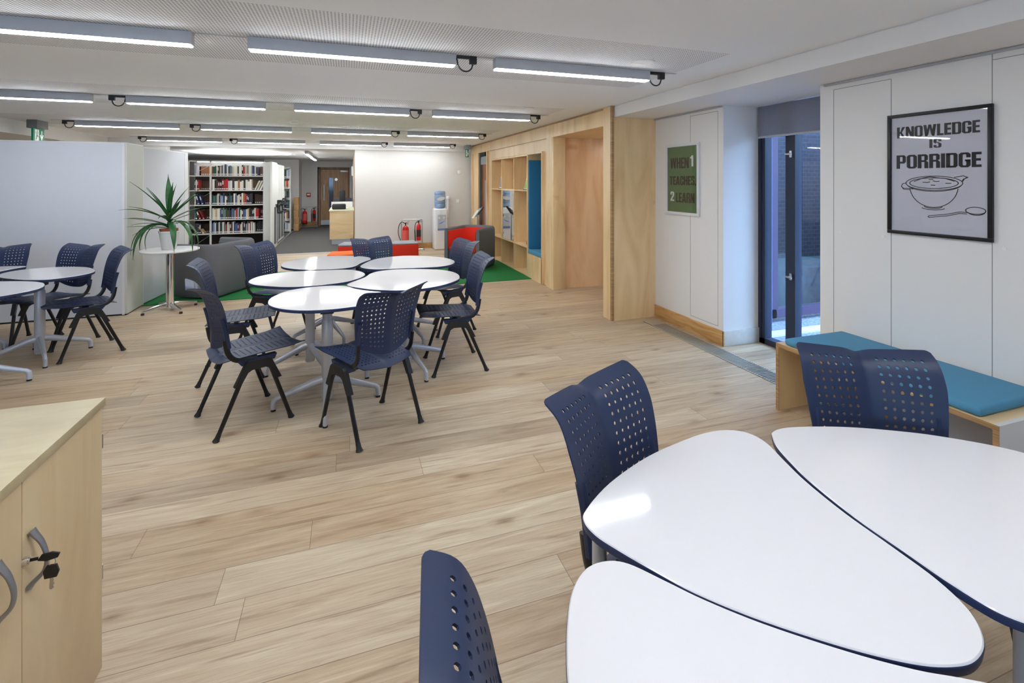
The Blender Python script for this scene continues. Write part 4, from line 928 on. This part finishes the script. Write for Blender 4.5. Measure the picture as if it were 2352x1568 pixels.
# ------------------------------------------------------------------ felt tub sofas
def tub(name, label, cx_, cy_, rz, Wd, Dp, H_, inner, thick=.10, seat=.42, lean=0):
    """open to local -Y; rounded U outline"""
    t = thing(name, label, 'armchair', (cx_, cy_, 0), rz)
    r = .14; n = 8
    def U_(off, rr):
        w, d = Wd / 2 - off, Dp / 2 - off; pts = [(-w, -Dp / 2)]
        for k in range(n + 1): a = pi - k * pi / 2 / n; pts.append((-w + rr + rr * cos(a), d - rr + rr * sin(a)))
        for k in range(n + 1): a = pi / 2 - k * pi / 2 / n; pts.append((w - rr + rr * cos(a), d - rr + rr * sin(a)))
        pts.append((w, -Dp / 2)); return pts
    o = U_(0, r + .06); i = U_(thick, r - .02); m = len(o)
    lv = [(.02, .03), (.0, .06), (0, H_ - .05), (.012, H_ - .015), (.035, H_)]
    vs = []; fs = []
    def ringpts(off, z): return [(x, y, z) for x, y in U_(off, max(.03, r + .06 - off))]
    allr = [ringpts(.03, .025), ringpts(.0, .06), ringpts(0, H_ - .06), ringpts(.012, H_ - .02), ringpts(.035, H_)]
    inr = [ringpts(thick - .035, H_), ringpts(thick - .012, H_ - .02), ringpts(thick, H_ - .06), ringpts(thick, seat - .02)]
    seq = allr + inr[:2]
    def skin(rings, mb):
        v = [p for rg in rings for p in rg]; f = []
        for a in range(len(rings) - 1):
            for k in range(m - 1): f.append((a * m + k, a * m + k + 1, (a + 1) * m + k + 1, (a + 1) * m + k))
        mb.add(v, f)
        return mb
    sh = skin(seq + [ringpts(thick - .004, H_ - .06), ringpts(thick - .004, .03)], MB())
    nr = len(seq) + 2
    sh.add([sh.v[a * m] for a in range(nr)], [tuple(range(nr))]); sh.add([sh.v[a * m + m - 1] for a in range(nr)], [tuple(range(nr))])
    sh.build('shell', 'grey', t, smooth=True, ang=50)
    li = skin([ringpts(thick - .003, H_ - .05), ringpts(thick + .006, H_ - .06), ringpts(thick + .006, seat - .05)], MB())
    li.build('lining', inner, t, smooth=True, ang=50)
    w, d = Wd / 2 - thick - .008, Dp / 2 - thick - .01
    MB().box(-w, w, -Dp / 2 + .01, d, seat - .10, seat).build('seat_cushion', inner, t, bevel=.03)
    MB().box(-w, w, -Dp / 2 + .04, d, .03, seat - .10).build('seat_base', 'grey', t)
    return t
tub('tub_armchair', 'grey felt tub armchair with bright red lining, beside the bookcase', 2.20, 8.80, radians(-40.5), .70, .84, .75, 'red', thick=.07)
tub('tub_sofa', 'dark grey felt tub sofa seen from behind, left of the middle tables', -1.76, 7.97, radians(-117), .95, .62, .74, 'grey')

# wedge stools
def stool(label, cx_, cy_, rz, w, d, h_, side, top, bow=.07):
    t = thing('wedge_stool', label, 'stool', (cx_, cy_, 0), rz, 'wedge stools behind the middle tables')
    fr_ = [(-w / 2, -d / 2)] + [(lerp(-w / 2, w / 2, k / 10), -d / 2 - bow * sin(pi * k / 10)) for k in range(1, 10)] + [(w / 2, -d / 2)]
    bk = [(w * .36, d / 2)] + [(lerp(w * .36, -w * .36, k / 8), d / 2 - bow * .6 * sin(pi * k / 8)) for k in range(1, 8)] + [(-w * .36, d / 2)]
    P = fr_ + bk
    MB().prism(P, .02, h_ - .03).build('body', side, t, bevel=.02)
    MB().prism([(x * .995, y * .99) for x, y in P], h_ - .03, h_).build('top_pad', top, t, bevel=.012)
stool('low stool with orange top, left of the far middle chair', -.05, 8.56, radians(2), .56, .42, .41, 'lgrey', 'orange')
stool('teal felt stool seen between the far middle tables', .44, 8.50, radians(6), .36, .42, .41, 'teal', 'teal')
stool('red felt stool with grey top behind the orange stool', .10, 9.66, radians(-4), .52, .45, .43, 'red', 'lgrey', .05)
stool('grey felt stool with pale blue top, between the two red stools', .58, 9.72, radians(-4), .34, .44, .44, 'grey', 'sky', .04)
stool('red felt stool with grey top, nearest the red fire extinguishers', 1.04, 9.56, radians(-4), .52, .44, .43, 'red', 'lgrey', .05)

# ------------------------------------------------------------------ water cooler, extinguishers, wall fittings
wc = thing('water_cooler', 'white water cooler with a blue bottle against the back wall', 'water cooler', (2.06, 11.36, 0))
MB().box(-.155, .155, -.16, .17, .0, .96).build('body', 'cooler', wc, bevel=.035)
MB().box(-.085, .115, -.168, -.158, .46, .82).build('tap_recess', mat('cooler_grey', (200, 204, 210), .4), wc)
for x in (-.045, .065): MB().box(x - .015, x + .015, -.195, -.165, .72, .765).build('tap', 'paperw', wc, bevel=.004)
MB().box(-.085, .115, -.178, -.166, .455, .505).build('drip_tray', 'coolb', wc, bevel=.004)
lbm = MB().box(-.08, .11, -.1705, -.169, .59, .68); lbm.build('label_panel', mat('cooler_label', (196, 206, 226), .4), wc)
MB().prism([(-.075, .60), (.0, .615), (.10, .675), (.02, .650)], -.172, -.1705, 0, lambda u, v, q: (u, q, v)).build('label_swoosh', 'coolb', wc)
bt = MB().lathe([(.05, .955), (.10, .965), (.128, 1.0), (.128, 1.06), (.122, 1.07), (.128, 1.08), (.128, 1.14), (.122, 1.15), (.128, 1.16), (.128, 1.27), (.122, 1.28), (.128, 1.29), (.128, 1.33), (.11, 1.365), (.0, 1.37)], (0, 0, 0), 28).build('bottle', 'wbottle', wc, smooth=True)
MB().prism([(.095 * cos(a), .045 * sin(a)) for a in [k * pi / 10 for k in range(20)]], -.132, -.130, 0, lambda u, v, q: (u, q, 1.19 + v + u * .15)).build('bottle_label', 'paperw', bt)
cd = thing('cup_dispenser', 'clear cup dispenser on the wall beside the water cooler', 'dispenser', (2.30, YB - .05, .72))
MB().lathe([(.03, .1), (.03, .45), (.045, .46), (.045, .5), (.03, .52)], (0, 0, 0), 14).build('tube', 'cooler', cd, smooth=True)
MB().lathe([(.02, 0), (.022, .1)], (0, 0, 0), 12).build('cup', 'paperw', cd, smooth=True)
tag(MB().box(2.22, 2.32, 11.25, 11.5, 0, .40).build('blue_crate', mat('crate_blue', (70, 84, 128), .5), bevel=.01), 'dark blue bottle crate between the water cooler and the red armchair', 'crate')
def extinguisher(t, x, y, z, r, h_, kind):
    b = MB().lathe([(r * .96, 0), (r, .01), (r, h_ * .80), (r * .85, h_ * .9), (r * .35, h_ * .97), (r * .25, h_)], (x, y, z), 20).build('cylinder', 'fireb', t, smooth=True)
    MB().lathe([(r + .001, h_ * .22), (r + .001, h_ * (.62 if kind else .75))], (x, y, z), 20).build('label', mat('ext_label_dark', (40, 36, 36), .5) if kind else mat('ext_label_red', (222, 90, 84), .5), b, smooth=True)
    MB().obox((x, y, z + h_ + .03), (.012, 0, 0), (0, .012, 0), (0, 0, .03)).obox((x + .02, y, z + h_ + .065), (.06, 0, .02), (0, .008, 0), (0, 0, .005)).obox((x + .02, y, z + h_ + .04), (.05, 0, -.005), (0, .008, 0), (0, 0, .005)).build('valve_lever', 'blackp', b)
    return b
def ext_pair(label1, label2, label3, X, Y, sc=1.0):
    st = thing('extinguisher_stand', label3, 'stand', (X, Y, 0))
    MB().tube([(-.24, .06, .02), (-.24, .06, .66), (-.22, .06, .70), (.22, .06, .70), (.24, .06, .66), (.24, .06, .02)], .009, 8).tube([(-.24, .06, .66), (-.24, -.02, .64)], .006, 6).tube([(-.26, .1, .012), (-.26, -.16, .012)], .012, 8).tube([(.26, .1, .012), (.26, -.16, .012)], .012, 8).tube([(-.26, -.06, .012), (.26, -.06, .012)], .012, 8).build('frame', 'steel', st, smooth=True)
    a = thing('fire_extinguisher', label1, 'fire extinguisher', (X - .15, Y - .02, .135)); extinguisher(a, 0, 0, 0, .075, .44, 0)
    MB().tube(catmull([(0, 0, .47), (-.08, -.0, .52), (-.15, -.0, .44), (-.165, 0, .25), (-.11, 0, .08), (-.09, 0, .0)], 5, False), .0085, 8).build('hose', 'blackp', a, smooth=True)
    MB().lathe([(.078, -.03), (.078, .02)], (0, 0, 0), 20).build('base_ring', 'blackp', a, smooth=True)
    b = thing('fire_extinguisher', label2, 'fire extinguisher', (X + .15, Y - .02, .215)); extinguisher(b, 0, 0, 0, .052, .40, 1)
    MB().tube(catmull([(0, 0, .42), (-.06, 0, .42), (-.085, 0, .3), (-.08, 0, .1), (-.075, 0, -.05)], 5, False), [.008] * 12 + [.014] * 9, 8).build('horn', 'blackp', b, smooth=True)
ext_pair('large red fire extinguisher with a black hose by the water cooler wall', 'narrow red extinguisher with black label by the water cooler wall', 'chrome stand with two fire extinguishers by the back wall', 1.42, 11.44)
ext_pair('larger red fire extinguisher at the end of the corridor', 'narrower red fire extinguisher beside the corridor door', 'chrome stand with two fire extinguishers at the end of the corridor', -1.27, 18.3)
for (x, z, lb) in ((2.58, 1.82, 'upper white wall switch near the far right corner'), (2.55, 1.11, 'lower grey wall switch near the far right corner')):
    t = thing('wall_switch', lb, 'switch', (x, YB, z)); MB().box(-.045, .045, -.012, 0, -.045, .045).build('plate', 'paperw', t, bevel=.003); MB().box(-.015, .015, -.017, -.012, -.02, .02).build('rocker', 'paperw', t)
t = thing('fire_call_point', 'small red fire call point on the far corridor wall', 'call point', (-1.32, 18.6, 1.12)); MB().box(-.07, .07, -.05, 0, -.07, .07).build('case', 'fireb', t, bevel=.005); MB().box(-.045, .045, -.055, -.05, -.02, .03).build('glass_plate', 'paperw', t)

# leaflet stand by the armchair
ls = thing('leaflet_stand', 'slim chrome leaflet stand with magazines behind the red armchair', 'stand', (2.50, 9.55, 0))
MB().tube([(0, 0, .02), (0, 0, .98)], .012, 10).lathe([(.14, 0), (.14, .015), (.02, .025)], (0, 0, 0), 20).build('pole', 'steel', ls, smooth=True)
for k, (o1, c1) in enumerate(((0, 'paperw'), (.05, 'zinc'), (.1, 'blackp'))):
    MB().obox((-.05 + o1, -.02, .93 + k * .035), (.055, 0, .08), (0, .07, 0), (-.005, 0, .003)).build('magazine', c1, ls)
# ------------------------------------------------------------------ corridor: door, desk, boxes
d2 = struct(MB().box(-.93, -.0, 18.62, 18.66, .02, 2.02).build('door_2', 'oakdoor'))
MB().box(-1.0, -.94, 18.58, 18.7, 0, 2.09).box(.0, .06, 18.58, 18.7, 0, 2.09).box(-1.0, .06, 18.58, 18.7, 2.03, 2.09).build('door_frame', wood('oak_dark', (150, 112, 74), (132, 96, 62), (110, 78, 48), (5, 5, .7)), d2)
MB().box(-.64, -.50, 18.612, 18.62, .66, 1.72).build('vision_panel', 'dglass', d2)
MB().tube([(-.81, 18.62, .92), (-.81, 18.57, .92), (-.81, 18.57, 1.46), (-.81, 18.62, 1.46)], .014, 8).build('door_handle', 'steel', d2, smooth=True)
MB().box(-.92, -.02, 18.612, 18.62, .03, .20).build('kick_plate', 'steel', d2)
MB().box(-.26, .0, 18.56, 18.62, 1.93, 1.99).build('door_closer', 'steel', d2, bevel=.005)
MB().tube([(-.40, 18.62, 1.66), (-.40, 18.612, 1.66)], .05, 18).build('door_disc', 'steel', d2, smooth=True)
dk = thing('reception_desk', 'birch fronted desk end at the corridor entrance', 'desk', (-.15, 13.0, 0))
MB().box(-.285, .285, 0, 1.6, .13, .84).build('body', 'ply', dk); MB().box(-.30, .30, -.02, 1.62, .84, .865).build('worktop', mat('cream_top', (224, 218, 190), .4), dk)
MB().box(-.24, .285, .02, 1.6, 0, .13).build('plinth', mat('plinth_grey', (190, 192, 198), .3, metal=.3), dk)
MB().box(-.29, .28, 1.5, 1.56, .865, 1.02).build('rear_screen', 'paperw', dk)
bg = tag(MB().box(-.39, -.05, 13.3, 13.75, .865, 1.0).build('black_case', 'blackp', bevel=.03), 'black case lying on the reception desk', 'case')
ch = thing('office_chair', 'black office chair back showing above the reception desk', 'chair', (-.22, 15.3, 0))
MB().box(-.02, .15, -.04, .06, .80, 1.34).build('backrest', 'blackp', ch, bevel=.04); MB().tube([(0, 0, .02), (0, 0, .8)], .03, 10).build('post', 'blackp', ch); MB().box(-.2, .2, -.35, .1, .48, .55).build('seat', 'blackp', ch, bevel=.03)
MB().lathe([(.28, 0), (.28, .04), (.03, .09)], (0, 0, 0), 10).build('base', 'blackp', ch)
tag(MB().box(-.42, .12, 16.4, 16.5, 0, 1.06).build('dark_screen_panel', mat('dark_blue_panel', (62, 64, 72), .7), bevel=.01), 'low dark screen behind the reception desk', 'screen')
tag(MB().box(.10, .16, 14.1, 14.7, 1.75, 2.02).build('wall_box', 'paperw', bevel=.01), 'white box high on the corridor wall above the desk', 'box')
for k in range(5):
    dx = (.0, .02, -.01, .01, .0)[k]
    tag(MB().box(-1.655 + dx * .5, -1.51 + dx * .5, 17.0, 17.3, k * .215 + .001, k * .215 + .213).build('cardboard_box', 'card', bevel=.004), 'brown cardboard box beside the corridor wall, %s of the stack of five' % ('bottom', 'second from bottom', 'middle', 'second from top', 'top')[k], 'box', 'stack of cardboard boxes')

# ------------------------------------------------------------------ library shelving
YS = 12.7
sh = thing('library_shelving', 'white steel library shelving facing the room, filled with books', 'bookshelf', (-2.6, YS, 0))
X0, X1, XM = -3.42, -1.88, -2.98
o3 = lambda x: x + 2.6
fm = MB()
for x in (X0, XM, X1): fm.box(o3(x) - .018, o3(x) + .018, 0, .03, 0, 2.07)
fm.box(o3(X0), o3(X1), 0, .03, 2.045, 2.07); fm.build('upright_frame', 'shelfw', sh)
SZ = [.06, .397, .722, 1.058, 1.394, 1.731]
for z in SZ:
    MB().box(o3(X0) + .02, o3(X1) - .02, .0, .27, z - .022, z).build('shelf', 'shelfw', sh)
MB().box(o3(X0), o3(X1), .53, .54, .0, 1.95).build('back_sheet', mat('shelf_back_dark', (52, 46, 44), .8), sh)
br = MB()
for z0, z1 in ((1.78, 2.0), (1.13, 1.36), (.1, .38)):
    br.tube([(o3(X0) + .05, .28, z0), (o3(XM) - .02, .28, z1)], .006, 6)
br.build('cross_brace', 'steel', sh)
MB().box(o3(X1) + .018, .90, -.03, .56, 0, 2.05).build('end_panel', 'shelfw', sh)
bcol = [(226, 222, 206), (236, 232, 222), (196, 188, 170), (60, 60, 66), (34, 34, 40), (44, 58, 96), (66, 92, 140), (150, 170, 196), (128, 34, 40), (176, 40, 40), (40, 84, 62), (110, 130, 120), (166, 110, 70), (90, 66, 54), (210, 206, 214), (72, 78, 92), (200, 172, 130), (84, 110, 132)]
bnm = ['cream', 'white', 'beige', 'charcoal', 'black', 'navy', 'blue', 'pale blue', 'maroon', 'red', 'dark green', 'grey green', 'tan', 'brown', 'pale lilac', 'slate', 'sand', 'steel blue']
bmats = [mat('book_' + nme.replace(' ', '_'), c, .55) for nme, c in zip(bnm, bcol)]
dots = mat('spine_label', (238, 238, 236), .6)
bmesh_cache = {}
def ordinal(n): return ['first', 'second', 'third', 'fourth', 'fifth', 'sixth', 'seventh', 'eighth', 'ninth', 'tenth', 'eleventh', 'twelfth', 'thirteenth', 'fourteenth', 'fifteenth', 'sixteenth', 'seventeenth', 'eighteenth', 'nineteenth', 'twentieth', 'twenty-first', 'twenty-second', 'twenty-third', 'twenty-fourth', 'twenty-fifth', 'twenty-sixth', 'twenty-seventh', 'twenty-eighth', 'twenty-ninth', 'thirtieth', 'thirty-first', 'thirty-second', 'thirty-third', 'thirty-fourth', 'thirty-fifth', 'thirty-sixth', 'thirty-seventh', 'thirty-eighth', 'thirty-ninth', 'fortieth'][n]
def book(x, z, w, h_, ci, label, group, lean=0, y=YS + .02, dep=.17, flat=False):
    b = MB()
    if flat: b.box(0, w, 0, dep, 0, h_)
    else:
        b.box(-w / 2, w / 2, 0, dep, 0, h_, 0)
        b.box(-w / 2 * .72, w / 2 * .72, -.001, .0, .018, .042, 1)
        if ci % 3: b.box(-w / 2 * .5, w / 2 * .5, -.0008, .0, h_ * .5, h_ * .85, 1 if ci in (3, 4, 5, 8, 9) and random.random() < .4 else 0)
    o = b.build('book', [bmats[ci], dots]); o.location = (x, y, z); o.rotation_euler = (0, lean, 0)
    return tag(o, label, 'book', group)
snames = ['bottom', 'lowest filled', 'second filled', 'middle', 'second highest', 'top']
spec = {5: [13, 10, 10, 1, 4, 3, 2, 3, 14, 3, 17, 1, 4, 17, 11, 2, 0, 1, 0, 4, 0, 1, 4, 9, 2, 16, 17, 0, 0, 17, 5, 14, 3],
        4: [1, 4, 13, 8, 4, 8, 9, 9, 14, 1, 3, 1, 0, 12, 1, 0, 4, 0, 1, 1],
        3: [10, 17, 10, 11, 0, 3, 7, 7, 5, 1, 4, 3, 10, 17, 4, 0, 6, 2, 0, 4, 0, 12, 9, 5, 4, 4, 3],
        2: [0, 0, 16, 0, 1, 6, 5, 11, 11, 10, 13, 3, 4, 17, 6, 16, 9, 7, 10, 0, 4, 6, 6, 0, 16, 4, 4, 4, 4, 0, 9, 9],
        1: [6, 7, 0, 4, 3, 0, 5, 10, 1, 17, 11, 9, 0, 2, 4, 13, 0, 5, 6, 6, 5, 8, 2, 1, 4, 5, 5, 16, 17, 1, 9, 0, 7, 1]}
for si in range(5, 0, -1):
    z = SZ[si] + .001; n = 0; x = XM + .03; xe = X1 - (.24 if si == 4 else (.10 if si in (5, 2) else .22 if si == 3 else .18))
    cols = spec[si]; gp = 'books on the %s shelf of the wide bay' % snames[si]
    wavg = (xe - x) / len(cols)
    for ci in cols:
        w = wavg * random.uniform(.78, 1.16); h_ = random.uniform(.195, .262)
        if x + w > xe + .02: break
        book(x + w / 2, z, w - .0016, h_, ci, '%s book, %s from the left on the %s shelf of the wide bay' % (bnm[ci], ordinal(n), snames[si]), gp)
        x += w; n += 1
    if si == 4:
        for k in range(3):
            book(x + .07 + k * .055, z, .030, .235, (0, 0, 1)[k], 'cream book leaning right on the second highest shelf, %s of three' % ('left one', 'middle one', 'right one')[k], gp, lean=.42)
    # dark bound volumes standing in the row behind
    k = 0; xv = XM + .05
    if si in (4, 3, 2, 1, 5):
        xv = xe - .02 if si != 4 else xe - .05
        while xv < X1 - .05:
            book(xv + .02, z, .036, .20 + random.uniform(0, .03), (13 if si > 2 else 8 if si == 2 else 3), 'dark bound volume, back row, %s at the right of the %s shelf' % (ordinal(k), snames[si]), gp, y=YS + .29, dep=.15)
            xv += .04; k += 1
    # narrow left bay
    gp2 = 'books in the narrow left bay, %s shelf' % snames[si]
    sets = {5: [(7, .02, 0), (14, .03, 0)], 4: [(5, .02, 0), (1, .02, 0), (8, .022, 0), (9, .02, 0)], 3: [(1, .02, 0), (5, .045, -.22), (5, .04, -.3)], 2: [(17, .02, 0), (10, .03, 0), (8, .04, -.35), (8, .035, -.42)], 1: [(3, .04, 0), (15, .04, 0), (4, .04, 0), (16, .035, -.62)]}[si]
    xl = X0 + .12
    for k, (ci, w, ln) in enumerate(sets):
        if ln: xl += .035
        book(xl + w / 2, z, w, .235, ci, '%s book %s in the narrow bay, %s shelf, %s from left' % (bnm[ci], 'leaning' if ln else 'upright', snames[si], ordinal(k)), gp2, lean=ln)
        xl += w + .004
    xv = X0 + .2; k = 0
    while xv < XM - .05:
        book(xv, z, .032, .215, 12 if si == 5 else 13, 'bound volume in the back row of the narrow bay, %s shelf, %s in' % (snames[si], ordinal(k)), gp2, y=YS + .29, dep=.15); xv += .037; k += 1
# mobile shelving end faces with turning handles along the corridor
def post_and_handle(u, k, y0):
    MB().box(.0, .02, y0 + .17, y0 + .29, .12, 1.02).build('handle_post', 'alug', u)
    MB().box(.0, .012, y0 + .03, y0 + .15, .1, .98).box(.0, .012, y0 + .31, y0 + .46, .1, .98).build('dark_panel', mat('shelf_dark_panel', (70, 74, 74), .6), u)
    w_ = MB()
    for a in range(3):
        an = a * 2 * pi / 3 + .5 + k * .4
        w_.tube([(.05, y0 + .23, 1.0), (.06, y0 + .23 + .17 * cos(an), 1.0 + .17 * sin(an))], .016, 8).tube([(.05, y0 + .23 + .17 * cos(an), 1.0 + .17 * sin(an)), (.15, y0 + .23 + .17 * cos(an), 1.0 + .17 * sin(an))], .022, 8)
    w_.tube([(0, y0 + .23, 1.0), (.07, y0 + .23, 1.0)], .045, 10).build('turning_handle', 'blackp', u, smooth=True)
for k in range(3):
    yv = 13.29 + k * .56
    u = thing('mobile_shelf_unit', 'grey end of a mobile shelf unit behind the library shelving, %s from the room' % ordinal(k), 'bookshelf', (-1.70, yv, 0), 0, 'mobile shelf units along the corridor')
    MB().box(-1.75, 0, .0, .54, .03, 2.03).build('carcass', 'shelfw', u)
    post_and_handle(u, k, 0)
struct(box('trim_30', -1.70, -1.66, 12.6, 17.0, 0, .012, 'steel'))
sh2 = thing('open_shelf_unit', 'white open shelf unit with books at the far end of the aisle', 'bookshelf', (-1.70, 16.5, 0))
MB().box(-.9, -.86, 0, .3, 0, 2.02).box(-.02, .0, 0, .3, 0, 2.02).box(-.9, 0, .29, .3, 0, 2.02).box(-.9, 0, 0, .3, 2.0, 2.03).build('frame', 'shelfw', sh2)
for k in range(6): MB().box(-.86, -.02, .0, .29, .04 + k * .33, .06 + k * .33).build('shelf', 'shelfw', sh2)
for k in range(6):
    for q in range(4):
        cc = (k * 5 + q * 7) % 18
        book(-1.70 - .045 - q * .045, .061 + k * .33, .04, .22 + .02 * ((k + q) % 3), cc, '%s book on the far open shelf unit, %s shelf up, %s from its right' % (bnm[cc], ordinal(k), ordinal(q)), 'books on the far open shelf unit', y=16.51, dep=.2)
ep = thing('shelf_end_panel', 'white end panel with a turning handle closing the library shelving', 'panel', (-1.70, YS, 0))
MB().box(0, .04, -.32, .55, 0, 2.05).build('panel', 'shelfw', ep)
for o_ in [MB().box(.04, .06, .19, .31, .12, 1.02).build('handle_post', 'alug', ep), MB().box(.04, .052, .04, .17, .1, .98).box(.04, .052, .33, .5, .1, .98).build('dark_panel', mat('shelf_dark_panel', (70, 74, 74), .6), ep)]: pass
w_ = MB()
for a in range(3):
    an = a * 2 * pi / 3 + .2
    w_.tube([(.09, .25, 1.0), (.10, .25 + .17 * cos(an), 1.0 + .17 * sin(an))], .016, 8).tube([(.09, .25 + .17 * cos(an), 1.0 + .17 * sin(an)), (.19, .25 + .17 * cos(an), 1.0 + .17 * sin(an))], .022, 8)
w_.tube([(.04, .25, 1.0), (.11, .25, 1.0)], .045, 10).build('turning_handle', 'blackp', ep, smooth=True)
